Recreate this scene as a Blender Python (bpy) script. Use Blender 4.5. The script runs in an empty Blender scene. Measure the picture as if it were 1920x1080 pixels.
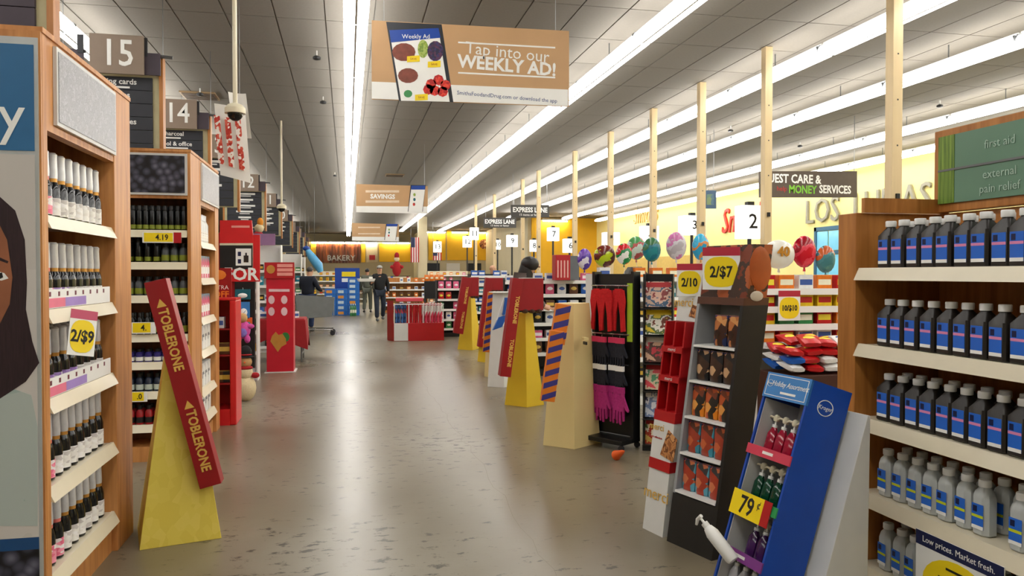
import bpy, bmesh, math, random
from mathutils import Vector, Matrix
random.seed(7)
R = math.radians
SC = bpy.context.scene
COL = SC.collection
# ------------------------------------------------------------------ camera
F = 1440.0; CZ = 1.5
YAW = math.atan(309/F); PIT = -math.atan(27/F*math.cos(YAW))
cd = bpy.data.cameras.new('camera'); cd.sensor_width = 36; cd.lens = F/1920*36; cd.clip_end = 200
cam = bpy.data.objects.new('camera', cd); COL.objects.link(cam)
cam.location = (0, 0, CZ); cam.rotation_euler = (math.pi/2+PIT, 0, -YAW)
SC.camera = cam
# ------------------------------------------------------------------ world, exposure
w = bpy.data.worlds.new('world'); SC.world = w; w.use_nodes = True
w.node_tree.nodes['Background'].inputs[0].default_value = (.9, .93, 1, 1)
w.node_tree.nodes['Background'].inputs[1].default_value = .05
SC.view_settings.view_transform = 'Standard'; SC.view_settings.look = 'None'
SC.view_settings.exposure = 0.0; SC.view_settings.gamma = 1.0
SC.view_settings.use_curve_mapping = False
TUBE = 14.5      # light of the fluorescent tubes
COVE = 62.0      # light of the cove tubes on the back wall
# ------------------------------------------------------------------ pixel helpers (1920x1080 photo)
def ray(px, py):
    u = (px-960)/F; v = (540-py)/F
    cp, sp = math.cos(PIT), math.sin(PIT); cy, sy = math.cos(YAW), math.sin(YAW)
    f = cp-v*sp; z = sp+v*cp
    return Vector((u*cy+f*sy, f*cy-u*sy, z))
def flo(px, py, z=0.0):
    r = ray(px, py); t = (z-CZ)/r.z; return Vector((r.x*t, r.y*t, z))
def atX(px, py, X):
    r = ray(px, py); t = X/r.x; return Vector((X, r.y*t, CZ+r.z*t))
def atY(px, py, Y):
    r = ray(px, py); t = Y/r.y; return Vector((r.x*t, Y, CZ+r.z*t))
# ------------------------------------------------------------------ materials
MC = {}
KIDS = {}
def lin(c):
    o = []
    for x in c[:3]:
        x = x/255.0
        o.append(x/12.92 if x <= .04045 else ((x+.055)/1.055)**2.4)
    return (o[0], o[1], o[2], 1)
def newmat(name):
    m = bpy.data.materials.new(name); m.use_nodes = True
    nt = m.node_tree; return m, nt, nt.nodes['Principled BSDF']
def N(nt, t, **kw):
    n = nt.nodes.new(t)
    for k, v in kw.items(): setattr(n, k, v)
    return n
def mat(name, c, rough=.5, metal=0, var=.1, sc=9, bump=0, emit=0, trans=0, coat=0, alpha=1, stretch=None):
    if name in MC: return MC[name]
    m, nt, b = newmat(name); L = nt.links
    tc = N(nt, 'ShaderNodeTexCoord'); no = N(nt, 'ShaderNodeTexNoise'); no.inputs['Scale'].default_value = sc; no.inputs['Detail'].default_value = 5
    src = tc.outputs['Object']
    if stretch:
        mp = N(nt, 'ShaderNodeMapping'); mp.inputs['Scale'].default_value = stretch; L.new(src, mp.inputs[0]); src = mp.outputs[0]
    L.new(src, no.inputs['Vector'])
    mx = N(nt, 'ShaderNodeMix', data_type='RGBA'); l = lin(c)
    mx.inputs[6].default_value = tuple(max(0, x*(1-var*1.6)) for x in l[:3])+(1,)
    mx.inputs[7].default_value = tuple(min(1, x*(1+var*1.6)) for x in l[:3])+(1,)
    L.new(no.outputs[0], mx.inputs[0]); L.new(mx.outputs[2], b.inputs['Base Color'])
    b.inputs['Roughness'].default_value = rough; b.inputs['Metallic'].default_value = metal
    if trans: b.inputs['Transmission Weight'].default_value = trans
    if coat: b.inputs['Coat Weight'].default_value = coat
    if alpha < 1: b.inputs['Alpha'].default_value = alpha
    if emit:
        L.new(mx.outputs[2], b.inputs['Emission Color']); b.inputs['Emission Strength'].default_value = emit
    if bump:
        bp = N(nt, 'ShaderNodeBump'); bp.inputs['Strength'].default_value = bump; bp.inputs['Distance'].default_value = .01
        L.new(no.outputs[0], bp.inputs['Height']); L.new(bp.outputs[0], b.inputs['Normal'])
    MC[name] = m; return m
def ramp(nt, stops, const=False):
    r = N(nt, 'ShaderNodeValToRGB'); cr = r.color_ramp
    if const: cr.interpolation = 'CONSTANT'
    while len(cr.elements) < len(stops): cr.elements.new(.5)
    for e, (p, c) in zip(cr.elements, stops): e.position = p; e.color = lin(c)
    return r
def printed(name, cols, sc=25, rough=.4, stretch=(1, 1, 1), noise=False, base=None):
    """busy printed packaging: cells of flat colour"""
    if name in MC: return MC[name]
    m, nt, b = newmat(name); L = nt.links
    tc = N(nt, 'ShaderNodeTexCoord'); mp = N(nt, 'ShaderNodeMapping'); mp.inputs['Scale'].default_value = stretch
    L.new(tc.outputs['Object'], mp.inputs[0])
    if noise:
        t = N(nt, 'ShaderNodeTexNoise'); t.inputs['Scale'].default_value = sc; t.inputs['Detail'].default_value = 4; out = t.outputs[0]
        lo, hi = .34, .66
    else:
        t = N(nt, 'ShaderNodeTexVoronoi'); t.inputs['Scale'].default_value = sc
        sp = N(nt, 'ShaderNodeSeparateColor'); L.new(t.outputs['Color'], sp.inputs[0]); out = sp.outputs[0]; lo, hi = 0, 1
    L.new(mp.outputs[0], t.inputs['Vector'])
    n = len(cols)
    r = ramp(nt, [(lo+(hi-lo)*i/n if i else 0, c) for i, c in enumerate(cols)], True)
    L.new(out, r.inputs[0]); L.new(r.outputs[0], b.inputs['Base Color']); b.inputs['Roughness'].default_value = rough
    MC[name] = m; return m
def wood(name, c0, c1, sc=3, axis=(9, 9, .7), rough=.42):
    if name in MC: return MC[name]
    m, nt, b = newmat(name); L = nt.links
    tc = N(nt, 'ShaderNodeTexCoord'); mp = N(nt, 'ShaderNodeMapping'); mp.inputs['Scale'].default_value = axis
    L.new(tc.outputs['Object'], mp.inputs[0])
    t = N(nt, 'ShaderNodeTexNoise'); t.inputs['Scale'].default_value = sc; t.inputs['Detail'].default_value = 7; t.inputs['Distortion'].default_value = .4
    L.new(mp.outputs[0], t.inputs['Vector'])
    r = ramp(nt, [(.3, c0), (.7, c1)]); L.new(t.outputs[0], r.inputs[0]); L.new(r.outputs[0], b.inputs['Base Color'])
    b.inputs['Roughness'].default_value = rough; MC[name] = m; return m
def emis(name, c, s):
    if name in MC: return MC[name]
    m, nt, b = newmat(name); no = N(nt, 'ShaderNodeTexNoise'); no.inputs['Scale'].default_value = 2
    b.inputs['Base Color'].default_value = lin(c); b.inputs['Emission Color'].default_value = lin(c)
    b.inputs['Emission Strength'].default_value = s; MC[name] = m; return m
MAPLE = wood('maple_laminate', (174, 112, 58), (212, 150, 88))
OAK = wood('honey_laminate', (158, 98, 42), (194, 130, 64))
DKWOOD = wood('dark_plank', (70, 34, 16), (140, 72, 36), 2, (14, 1, .6))
WHITE = mat('white_enamel', (226, 226, 222), .4, var=.03)
CREAM = mat('cream_enamel', (214, 205, 178), .42, var=.05)
SHELFM = mat('shelf_metal', (222, 212, 186), .3, var=.04)
BLACK = mat('black_plastic', (16, 16, 17), .42, var=.2)
CHAR = mat('charcoal_board', (38, 39, 44), .6, var=.15)
RED = mat('red_card', (176, 10, 20), .42, var=.08)
DRED = mat('deep_red_card', (150, 10, 18), .45, var=.1)
YEL = mat('yellow_tag', (244, 214, 10), .45, var=.03)
GREY = mat('grey_metal', (120, 122, 124), .35, metal=.6, var=.08)
SILVER = mat('silver_foil', (216, 217, 222), .3, metal=.35, var=.1, sc=40)
GOLD = mat('gold_foil', (206, 150, 70), .35, metal=.5, var=.1)
BLACKPRINT = mat('black_print', (14, 12, 12), .6, var=.05)
WHITEPRINT = mat('white_print', (240, 240, 236), .5, var=.02)
CARD = mat('brown_card', (158, 120, 78), .75, var=.1)
BLUE = mat('blue_card', (14, 66, 158), .4, var=.08)
LBLUE = mat('light_blue_card', (58, 128, 196), .45, var=.06)
CHROME = mat('chrome', (190, 192, 196), .2, metal=.9, var=.05)
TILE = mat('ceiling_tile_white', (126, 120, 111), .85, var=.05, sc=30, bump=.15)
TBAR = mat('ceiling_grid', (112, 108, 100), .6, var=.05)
PAPER = mat('paper_white', (232, 230, 224), .7, var=.04)
# ------------------------------------------------------------------ mesh helpers
class MB:
    def __init__(s): s.v = []; s.f = []; s.mi = []; s.m = 0
    def add(s, vs, fs):
        o = len(s.v); s.v += [tuple(p) for p in vs]
        for f in fs: s.f.append([i+o for i in f]); s.mi.append(s.m)
        return s
    def box(s, x0, y0, z0, x1, y1, z1):
        return s.hexa([(x0, y0, z0), (x1, y0, z0), (x1, y1, z0), (x0, y1, z0), (x0, y0, z1), (x1, y0, z1), (x1, y1, z1), (x0, y1, z1)])
    def hexa(s, p):
        return s.add(p, [(3, 2, 1, 0), (4, 5, 6, 7), (0, 1, 5, 4), (1, 2, 6, 5), (2, 3, 7, 6), (3, 0, 4, 7)])
    def prism(s, poly, a, b, plane='xz'):
        n = len(poly)
        def P(p, t): return {'xz': (p[0], t, p[1]), 'yz': (t, p[0], p[1]), 'xy': (p[0], p[1], t)}[plane]
        vs = [P(p, a) for p in poly]+[P(p, b) for p in poly]
        fs = [tuple(range(n)), tuple(range(2*n-1, n-1, -1))]+[((i+1) % n, i, i+n, (i+1) % n+n) for i in range(n)]
        return s.add(vs, fs)
    def lathe(s, prof, n=12, cx=0, cy=0, z0=0, sx=1, sy=1):
        vs = []; fs = []; k = len(prof)
        for r, z in prof:
            for i in range(n):
                a = 2*math.pi*i/n; vs.append((cx+r*sx*math.cos(a), cy+r*sy*math.sin(a), z0+z))
        for j in range(k-1):
            for i in range(n): fs.append((j*n+i, j*n+(i+1) % n, (j+1)*n+(i+1) % n, (j+1)*n+i))
        fs.append(tuple(range(n-1, -1, -1))); fs.append(tuple(range((k-1)*n, k*n)))
        return s.add(vs, fs)
    def loft(s, rings):
        n = len(rings[0]); vs = [p for r in rings for p in r]; fs = []
        for j in range(len(rings)-1):
            for i in range(n): fs.append((j*n+i, j*n+(i+1) % n, (j+1)*n+(i+1) % n, (j+1)*n+i))
        fs.append(tuple(range(n-1, -1, -1))); fs.append(tuple(range((len(rings)-1)*n, len(rings)*n)))
        return s.add(vs, fs)
    def tube(s, pts, r, n=6):
        pts = [Vector(p) for p in pts]; rings = []
        for i, p in enumerate(pts):
            d = (pts[min(i+1, len(pts)-1)]-pts[max(i-1, 0)]).normalized()
            a = d.cross(Vector((0, 0, 1)) if abs(d.z) < .9 else Vector((1, 0, 0))).normalized(); b = d.cross(a)
            rr = r[i] if isinstance(r, (list, tuple)) else r
            rings.append([tuple(p+a*rr*math.cos(2*math.pi*k/n)+b*rr*math.sin(2*math.pi*k/n)) for k in range(n)])
        return s.loft(rings)
    def ell(s, c, r, n=14, m=8):
        pr = []
        for j in range(m+1):
            t = -math.pi/2+math.pi*j/m; pr.append((max(math.cos(t), .02), math.sin(t)))
        vs = []
        for q, z in pr:
            for i in range(n):
                a = 2*math.pi*i/n; vs.append((c[0]+r[0]*q*math.cos(a), c[1]+r[1]*q*math.sin(a), c[2]+r[2]*z))
        fs = []
        for j in range(m):
            for i in range(n): fs.append((j*n+i, j*n+(i+1) % n, (j+1)*n+(i+1) % n, (j+1)*n+i))
        fs.append(tuple(range(n-1, -1, -1))); fs.append(tuple(range(m*n, (m+1)*n)))
        return s.add(vs, fs)
    def mesh(s, name, mats, smooth=False, bevel=0, shear=0):
        me = bpy.data.meshes.new(name)
        vs = [(x, y+shear*z, z) for x, y, z in s.v] if shear else s.v
        me.from_pydata(vs, [], s.f)
        for m in (mats if isinstance(mats, (list, tuple)) else [mats]): me.materials.append(m)
        if isinstance(mats, (list, tuple)): me.polygons.foreach_set('material_index', s.mi)
        bm = bmesh.new(); bm.from_mesh(me)
        bmesh.ops.recalc_face_normals(bm, faces=bm.faces)
        if bevel: bmesh.ops.bevel(bm, geom=list(bm.edges), offset=bevel, segments=2, affect='EDGES', profile=.6)
        bm.to_mesh(me); bm.free()
        if smooth:
            me.polygons.foreach_set('use_smooth', [True]*len(me.polygons)); me.set_sharp_from_angle(angle=R(38))
        me.update(); return me
    def build(s, name, mats, parent=None, smooth=False, bevel=0, shear=0, loc=None, rot=None, label=None):
        return link(name, s.mesh(name, mats, smooth, bevel, shear), parent, loc, rot, label)
def link(name, me, parent=None, loc=None, rot=None, label=None):
    o = bpy.data.objects.new(name, me); COL.objects.link(o)
    if parent: o.parent = parent; KIDS.setdefault(parent.name, []).append(o)
    if loc is not None: o.location = loc
    if rot is not None: o.rotation_euler = rot
    if label: o['label'] = label
    return o
def bx(*a): return MB().box(*a)
def thing(name, label, cat, loc=(0, 0, 0), rz=0, group=None):
    o = bpy.data.objects.new(name, None); COL.objects.link(o); o.empty_display_size = .1
    o.location = loc; o.rotation_euler = (0, 0, R(rz)); return tag(o, label, cat, group)
def tag(o, label, cat, group=None):
    o['label'] = label; o['category'] = cat
    if group: o['group'] = group
    return o
def struct(o): o['kind'] = 'structure'; return o
def copy(o, loc=None, rz=None, label=None, group=None, parent=None):
    c = o.copy(); COL.objects.link(c); c.parent = parent
    if loc is not None: c.location = loc
    if rz is not None: c.rotation_euler = (o.rotation_euler[0], o.rotation_euler[1], R(rz))
    if label: c['label'] = label
    if group: c['group'] = group
    for ch in KIDS.get(o.name, ()): copy(ch, parent=c)
    return c
class Proto:
    """a thing that is built once; the first placing moves it, later ones copy it with its parts"""
    def __init__(s, o): s.o = o; s.used = False
    def put(s, loc, rz=0, label=None, group=None):
        if s.used:
            c = copy(s.o, loc, rz, label, group); c.rotation_euler = (0, 0, R(rz)); c.scale = (1, 1, 1); return c
        s.used = True; o = s.o; o.location = loc; o.rotation_euler[2] = R(rz)
        if label: o['label'] = label
        if group: o['group'] = group
        return o
TXT = {}
def text_mesh(s, size, m, ex=.002, sx=1, bold=0, align='CENTER', shear=0, space=1):
    key = (s, size, m.name, ex, sx, bold, align, shear, space)
    if key in TXT: return TXT[key]
    c = bpy.data.curves.new('t', 'FONT'); c.body = s; c.size = size; c.align_x = align; c.align_y = 'CENTER'; c.extrude = ex; c.offset = bold
    c.shear = shear; c.space_character = space; c.resolution_u = 2
    o = bpy.data.objects.new('t', c)
    me = bpy.data.meshes.new_from_object(o); bpy.data.objects.remove(o); bpy.data.curves.remove(c)
    for v in me.vertices: v.co.x *= sx
    me.materials.clear(); me.materials.append(m); me.name = 'lettering'
    TXT[key] = me; return me
def text(parent, s, size, m, loc, face='-y', name='lettering', tilt=0, **kw):
    """lettering that faces local -y, -x or +x"""
    me = text_mesh(s, size, m, **kw)
    rz = {'-y': 0, '-x': -90, '+x': 90, '+y': 180}[face]
    return link(name, me, parent, loc, (R(90), R(tilt), R(rz)))
# ================================================================== THE SETTING
HC = 4.75                                   # ceiling height
XR = 14.3; XL = -15.0; YB = -7.0; YF = 64.5
def concrete():
    m, nt, b = newmat('polished_concrete'); L = nt.links
    tc = N(nt, 'ShaderNodeTexCoord')
    n1 = N(nt, 'ShaderNodeTexNoise'); n1.inputs['Scale'].default_value = .42; n1.inputs['Detail'].default_value = 6
    L.new(tc.outputs['Object'], n1.inputs['Vector'])
    r1 = ramp(nt, [(.3, (98, 85, 64)), (.48, (120, 110, 90)), (.68, (146, 140, 124))]); L.new(n1.outputs[0], r1.inputs[0])
    # pitted dark chips
    mp = N(nt, 'ShaderNodeMapping'); mp.inputs['Scale'].default_value = (5, 9, 5); L.new(tc.outputs['Object'], mp.inputs[0])
    n2 = N(nt, 'ShaderNodeTexNoise'); n2.inputs['Scale'].default_value = 1.6; n2.inputs['Detail'].default_value = 8; n2.inputs['Roughness'].default_value = .7
    L.new(mp.outputs[0], n2.inputs['Vector'])
    n3 = N(nt, 'ShaderNodeTexNoise'); n3.inputs['Scale'].default_value = .42; n3.inputs['Detail'].default_value = 3
    L.new(tc.outputs['Object'], n3.inputs['Vector'])
    ad = N(nt, 'ShaderNodeMath', operation='MULTIPLY_ADD'); ad.inputs[1].default_value = .35; L.new(n3.outputs[0], ad.inputs[0]); L.new(n2.outputs[0], ad.inputs[2])
    r2 = ramp(nt, [(.755, (0, 0, 0)), (.80, (255, 255, 255))]); L.new(ad.outputs[0], r2.inputs[0])
    mx = N(nt, 'ShaderNodeMix', data_type='RGBA'); L.new(r2.outputs[0], mx.inputs[0]); L.new(r1.outputs[0], mx.inputs[6]); mx.inputs[7].default_value = lin((58, 50, 38))
    # pale repair patches
    n4 = N(nt, 'ShaderNodeTexNoise'); n4.inputs['Scale'].default_value = 1.9; n4.inputs['Detail'].default_value = 4; L.new(tc.outputs['Object'], n4.inputs['Vector'])
    r4 = ramp(nt, [(.73, (0, 0, 0)), (.76, (150, 150, 150))]); L.new(n4.outputs[0], r4.inputs[0])
    m2 = N(nt, 'ShaderNodeMix', data_type='RGBA'); L.new(r4.outputs[0], m2.inputs[0]); L.new(mx.outputs[2], m2.inputs[6]); m2.inputs[7].default_value = lin((176, 170, 156))
    L.new(m2.outputs[2], b.inputs['Base Color'])
    rr = N(nt, 'ShaderNodeMapRange'); rr.inputs[3].default_value = .2; rr.inputs[4].default_value = .4; L.new(n1.outputs[0], rr.inputs[0]); L.new(rr.outputs[0], b.inputs['Roughness'])
    bp = N(nt, 'ShaderNodeBump'); bp.inputs['Strength'].default_value = .12; bp.inputs['Distance'].default_value = .004; L.new(n2.outputs[0], bp.inputs['Height']); L.new(bp.outputs[0], b.inputs['Normal'])
    return m
CONC = concrete()
flr = struct(bx(XL, YB, -.12, XR, YF, 0).build('floor', CONC))
JOINT = mat('floor_joint_filler', (112, 104, 88), .6)
cr = [(1.02+random.uniform(-.03, .03), 2.2+i*.22) for i in range(60)]
MB().add([(x, y, .0008) for x, y in cr]+[(x+.002, y, .0008) for x, y in cr], [(i, i+60, i+61, i+1) for i in range(59)]).build('floor_crack', JOINT, flr)
# ---- walls
WALLC = mat('beige_paint', (206, 194, 160), .7, var=.05, sc=2)
PALE = mat('pale_yellow_paint', (240, 226, 150), .7, var=.04, sc=2)
GOLDP = mat('golden_paint', (232, 178, 28), .65, var=.06, sc=2)
struct(bx(XL, YB-.2, 0, XR, YB, HC).build('wall_front', WALLC))
struct(bx(XL-.2, YB, 0, XL, YF, HC).build('wall_left', WALLC))
wr = struct(bx(XR, YB, 0, XR+.2, 43, HC).build('wall_right', PALE))
bx(XR-.015, 25.5, 0, XR, 43, 2.3).build('wainscot', mat('lower_wall_paint', (210, 178, 96), .7), wr)
wb = struct(bx(XL, 64, 0, 5.6, 64.2, HC).build('wall_back', WALLC))
wb2 = struct(bx(5.4, 57, 0, 10.4, 57.2, HC).build('wall_mid', WALLC))
struct(bx(5.4, 57.2, 0, 5.6, 64, HC).build('wall_return', WALLC))
wb3 = struct(bx(10.4, 43, 0, XR+.2, 43.2, HC).build('wall_corner', GOLDP))
struct(bx(10.2, 43.2, 0, 10.4, 57, HC).build('wall_jog', WALLC))
# ---- ceiling: grid plate with tiles laid into it
ceil = struct(bx(XL, YB, HC+.012, XR, YF, HC+.1).build('ceiling', TBAR))
TW, TL = .61, 1.22
tiles = []
nx = int((XR-XL)/TW); ny = int((YF-YB)/TL)
for i in range(nx):
    for j in range(ny):
        x = XL+.1+i*TW; y = YB+.1+j*TL
        cx, cy = x+TW/2, y+TL/2
        f = cx*math.sin(YAW)+cy*math.cos(YAW); r = cx*math.cos(YAW)-cy*math.sin(YAW)
        vis = f > 2 and abs(r/f) < .72 and (HC-CZ)/f < .40
        tiles.append((0 if vis else 1, f if f > 0 else 99, x, y))
tiles.sort()
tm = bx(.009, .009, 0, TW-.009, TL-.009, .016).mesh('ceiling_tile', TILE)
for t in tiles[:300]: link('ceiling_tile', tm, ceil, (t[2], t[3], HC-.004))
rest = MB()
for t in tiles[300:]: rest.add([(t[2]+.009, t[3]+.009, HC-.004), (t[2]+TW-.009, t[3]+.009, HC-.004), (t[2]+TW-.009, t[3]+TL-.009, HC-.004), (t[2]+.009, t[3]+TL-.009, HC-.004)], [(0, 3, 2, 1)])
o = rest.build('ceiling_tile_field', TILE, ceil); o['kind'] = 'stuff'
# ---- strip lights: 2.44 m twin-tube battens in rows along the aisle
TUBEM = emis('fluorescent_tube', (255, 253, 249), TUBE)
ROWS = [(-6.9, -2, 10), (-3.3, -2, 50), (.11, -5.5, 62), (3.62, -5.5, 55), (6.2, -5.5, 55), (8.35, -4, 41), (11.3, -2, 41), (13.5, 4, 41)]
def batten():
    t = thing('strip_light', 'white twin-tube strip light in a long ceiling row', 'light')
    m = MB().box(-.05, 0, .1, .05, 2.40, .16).box(-.012, 0, -.01, .012, 2.40, .1); m.build('housing', mat('fixture_enamel', (206, 206, 204), .35), t)
    for s in (-1, 1):
        MB().tube([(s*.085, .015, .05), (s*.085, 2.385, .05)], .055, 6).build('tube', TUBEM, t)
        for e in (0.0, 2.38): bx(s*.085-.03, e-.0+(-.0 if e else 0), .05, s*.085+.03, e+.02, .12).build('lamp_holder', GREY, t)
    for y in (1.2,): bx(-.006, y, .16, .006, y+.012, .36).build('hanger', GREY, t)
    return t
names = {-6.9: 'over the shelving far from the checkouts', -3.3: 'above the numbered aisle signs', .11: 'directly above the open walkway', 3.62: 'above the row of tall yellow and cream floor displays', 6.2: 'above the pale checkout poles',
         8.35: 'in the second row beyond the checkout poles', 11.3: 'in the last long row before the pale yellow wall', 13.5: 'washing the top of the pale yellow wall'}
PB = Proto(batten())
for X, y0, y1 in ROWS:
    y = y0
    while y+2.4 <= y1:
        PB.put((X, y, HC-.36), 0, 'white twin-tube strip light '+names[X], 'strip lights '+names[X]); y += 2.44
# ---- cove lights and coloured soffit panels on the back walls
COVEM = emis('cove_tube', (255, 244, 214), COVE)
def cove(x0, x1, Y, z, label):
    t = thing('cove_light', label, 'light', (x0, Y, z))
    n = max(1, round((x1-x0)/1.3)); s = (x1-x0)/n
    bx(0, -.42, .02, x1-x0, -.0, .05).build('shelf', WHITE, t)
    bx(0, -.44, .0, x1-x0, -.42, .1).build('lip', WHITE, t)
    for i in range(n): MB().tube([(i*s+.08, -.3, -.03), ((i+1)*s-.08, -.3, -.03)], .04, 6).build('tube', COVEM, t)
def panel(name, px0, px1, py0, py1, Y, m, label, cat='panel', th=.12, bevel=.01):
    Y -= .004; a = atY(px0, py1, Y); b = atY(px1, py0, Y)
    o = bx(0, -th, 0, b.x-a.x, 0, b.z-a.z).build(name, m, None, bevel=bevel, loc=(a.x, Y, a.z)); tag(o, label, cat); return o
z64 = atY(600, 457, 64).z
bk = thing('bakery_sign', 'dark brown plank wall panel with the word BAKERY', 'sign', (atY(593, 492, 63.99).x, 63.99, atY(634, 493, 63.99).z))
W = atY(676, 490, 64).x-atY(593, 490, 64).x; Hh = z64-atY(634, 493, 64).z
n = 14
for i in range(n):
    d = random.uniform(.08, .16)
    bx(i*W/n+.012, -d, 0, (i+1)*W/n-.012, 0, Hh).build('plank', wood('plank_%d' % (i % 4), (58+9*(i % 4), 26+5*(i % 4), 12+3*(i % 3)), (128+14*(i % 4), 62+9*(i % 4), 30+5*(i % 4)), 1.4, (3, 1, .5)), bk, bevel=.006)
text(bk, 'BAKERY', .62, WHITEPRINT, (W*.56, -.19, .38), ex=.03, bold=.008)
panel('soffit_panel', 583, 592, 457, 492, 64, GOLDP, 'narrow golden wall panel beside the plank panel, next to the aisle signs')
panel('soffit_panel', 677, 685, 457, 492, 64, GOLDP, 'narrow golden wall panel between the plank panel and a beige banner')
bn = panel('wall_banner', 686.5, 708, 457, 492, 64, mat('banner_beige', (214, 196, 160), .7), 'beige wall banner with a small red sign near its foot', 'banner')
bx(.25, -.15, .2, .72, -.12, .6).build('red_sign', RED, bn)
panel('soffit_panel', 711, 769, 457, 491, 64, GOLDP, 'wide golden wall panel between the beige banner and the hanging flag')
panel('soffit_panel', 803, 835, 432, 488, 57, GOLDP, 'golden wall panel behind the checkout light numbered thirteen')
panel('soffit_panel', 838, 893, 432, 488, 57, GOLDP, 'golden wall panel between two lit checkout numbers')
pe = panel('soffit_panel', 894, 930, 432, 488, 57, GOLDP, 'golden wall panel carrying a round brown emblem')
e0 = atY(907, 458, 57)-Vector(pe.location)
MB().lathe([(.36, 0), (.36, .05)], 20).build('emblem', printed('emblem_print', [(96, 46, 22), (176, 110, 60), (120, 60, 30), (230, 190, 140)], 5, noise=True), pe, loc=(e0.x, -.12, e0.z), rot=(R(90), 0, 0))
panel('wall_board', 962, 996, 425, 478, 50, mat('tan_board', (176, 136, 96), .7), 'tan wall board behind the express lane signs')
z57 = atY(820, 432, 57).z
cove(atY(583, 457, 64).x, atY(708, 457, 64).x, 64, z64+.12, 'white cove light row above the bakery wall panel')
cove(atY(716, 457, 64).x, atY(769, 457, 64).x, 64, z64+.12, 'white cove light above the wide golden panel')
cove(5.7, atY(836, 432, 57).x, 57, min(z57+.1, HC-.15), 'white cove light above the golden panel behind checkout number thirteen')
cove(atY(845, 432, 57).x, 10.2, 57, min(z57+.1, HC-.15), 'white cove light above the golden panel with the round emblem')
cove(10.9, 12.5, 43, HC-.18, 'white cove light above the golden corner wall')
# beige square columns
for px, Y, wd in ((792, 44, .5), (988, 52, .5)):
    c = atY(px, 500, Y); q = struct(bx(-wd/2, -wd/2, 0, wd/2, wd/2, HC).build('trim_1' if px < 900 else 'trim_2', WALLC, loc=(c.x, Y, 0)))
# ---- lettering and doorway on the pale right wall
def wall_word(word, pxa, pxb, pyc, h, m, label, name='wall_lettering', **kw):
    a = atX(pxa, pyc, XR-.02); t = thing(name, label, 'lettering', (XR-.02, a.y, a.z))
    text(t, word, h, m, (-.03, 0, 0), '-x', align='LEFT', ex=.03, **kw); return t
ll = wall_word('LOS', 1511, 1605, 401, 1.05, mat('grey_letter', (150, 146, 128), .5), 'grey raised capital letters on the pale wall beside the doorway', sx=.95)
text(ll, 'LUNAS', 1.05, MC['grey_letter'], (-.03, -2.35, 0), '-x', align='LEFT', ex=.03, sx=.95)
wall_word("Smith's", 1354, 1420, 418, 1.35, mat('red_letter', (216, 50, 30), .5), 'red script style lettering high on the pale wall', shear=.25, sx=.85)
wall_word("Smith's", 1188, 1225, 408, 1.1, mat('orange_letter', (240, 196, 120), .5), 'faint orange lettering on the pale wall near the corner', shear=.25)
d = thing('doorway_window', 'bright blue-glazed entrance doorway in the pale wall', 'doorway', (XR-.02, atX(1560, 480, XR).y, 0))
y0 = atX(1530, 480, XR).y-d.location.y; y1 = atX(1640, 480, XR).y-d.location.y
ztop = atX(1560, 424, XR).z
m = MB()
for a, b2, c, e in ((y0, y0-.12, 0, ztop), (y1+.12, y1, 0, ztop), (y0, y1, ztop-.12, ztop), (y0, y1, 2.1, 2.2)): m.box(-.06, min(a, b2), c, .0, max(a, b2), e)
m.build('frame', mat('teal_frame', (30, 90, 120), .4), d)
GL = mat('door_glass', (120, 190, 215), .1, var=.2, sc=1.2, emit=.35)
k = 4
for i in range(k): 
    s = (y1-y0)/k; a, b2 = sorted((y0+i*s, y0+(i+1)*s))
    bx(-.03, a+.03, .05, -.01, b2-.03, 2.08).build('pane', GL, d); bx(-.03, a+.03, 2.22, -.01, b2-.03, ztop-.14).build('pane', GL, d)
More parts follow.
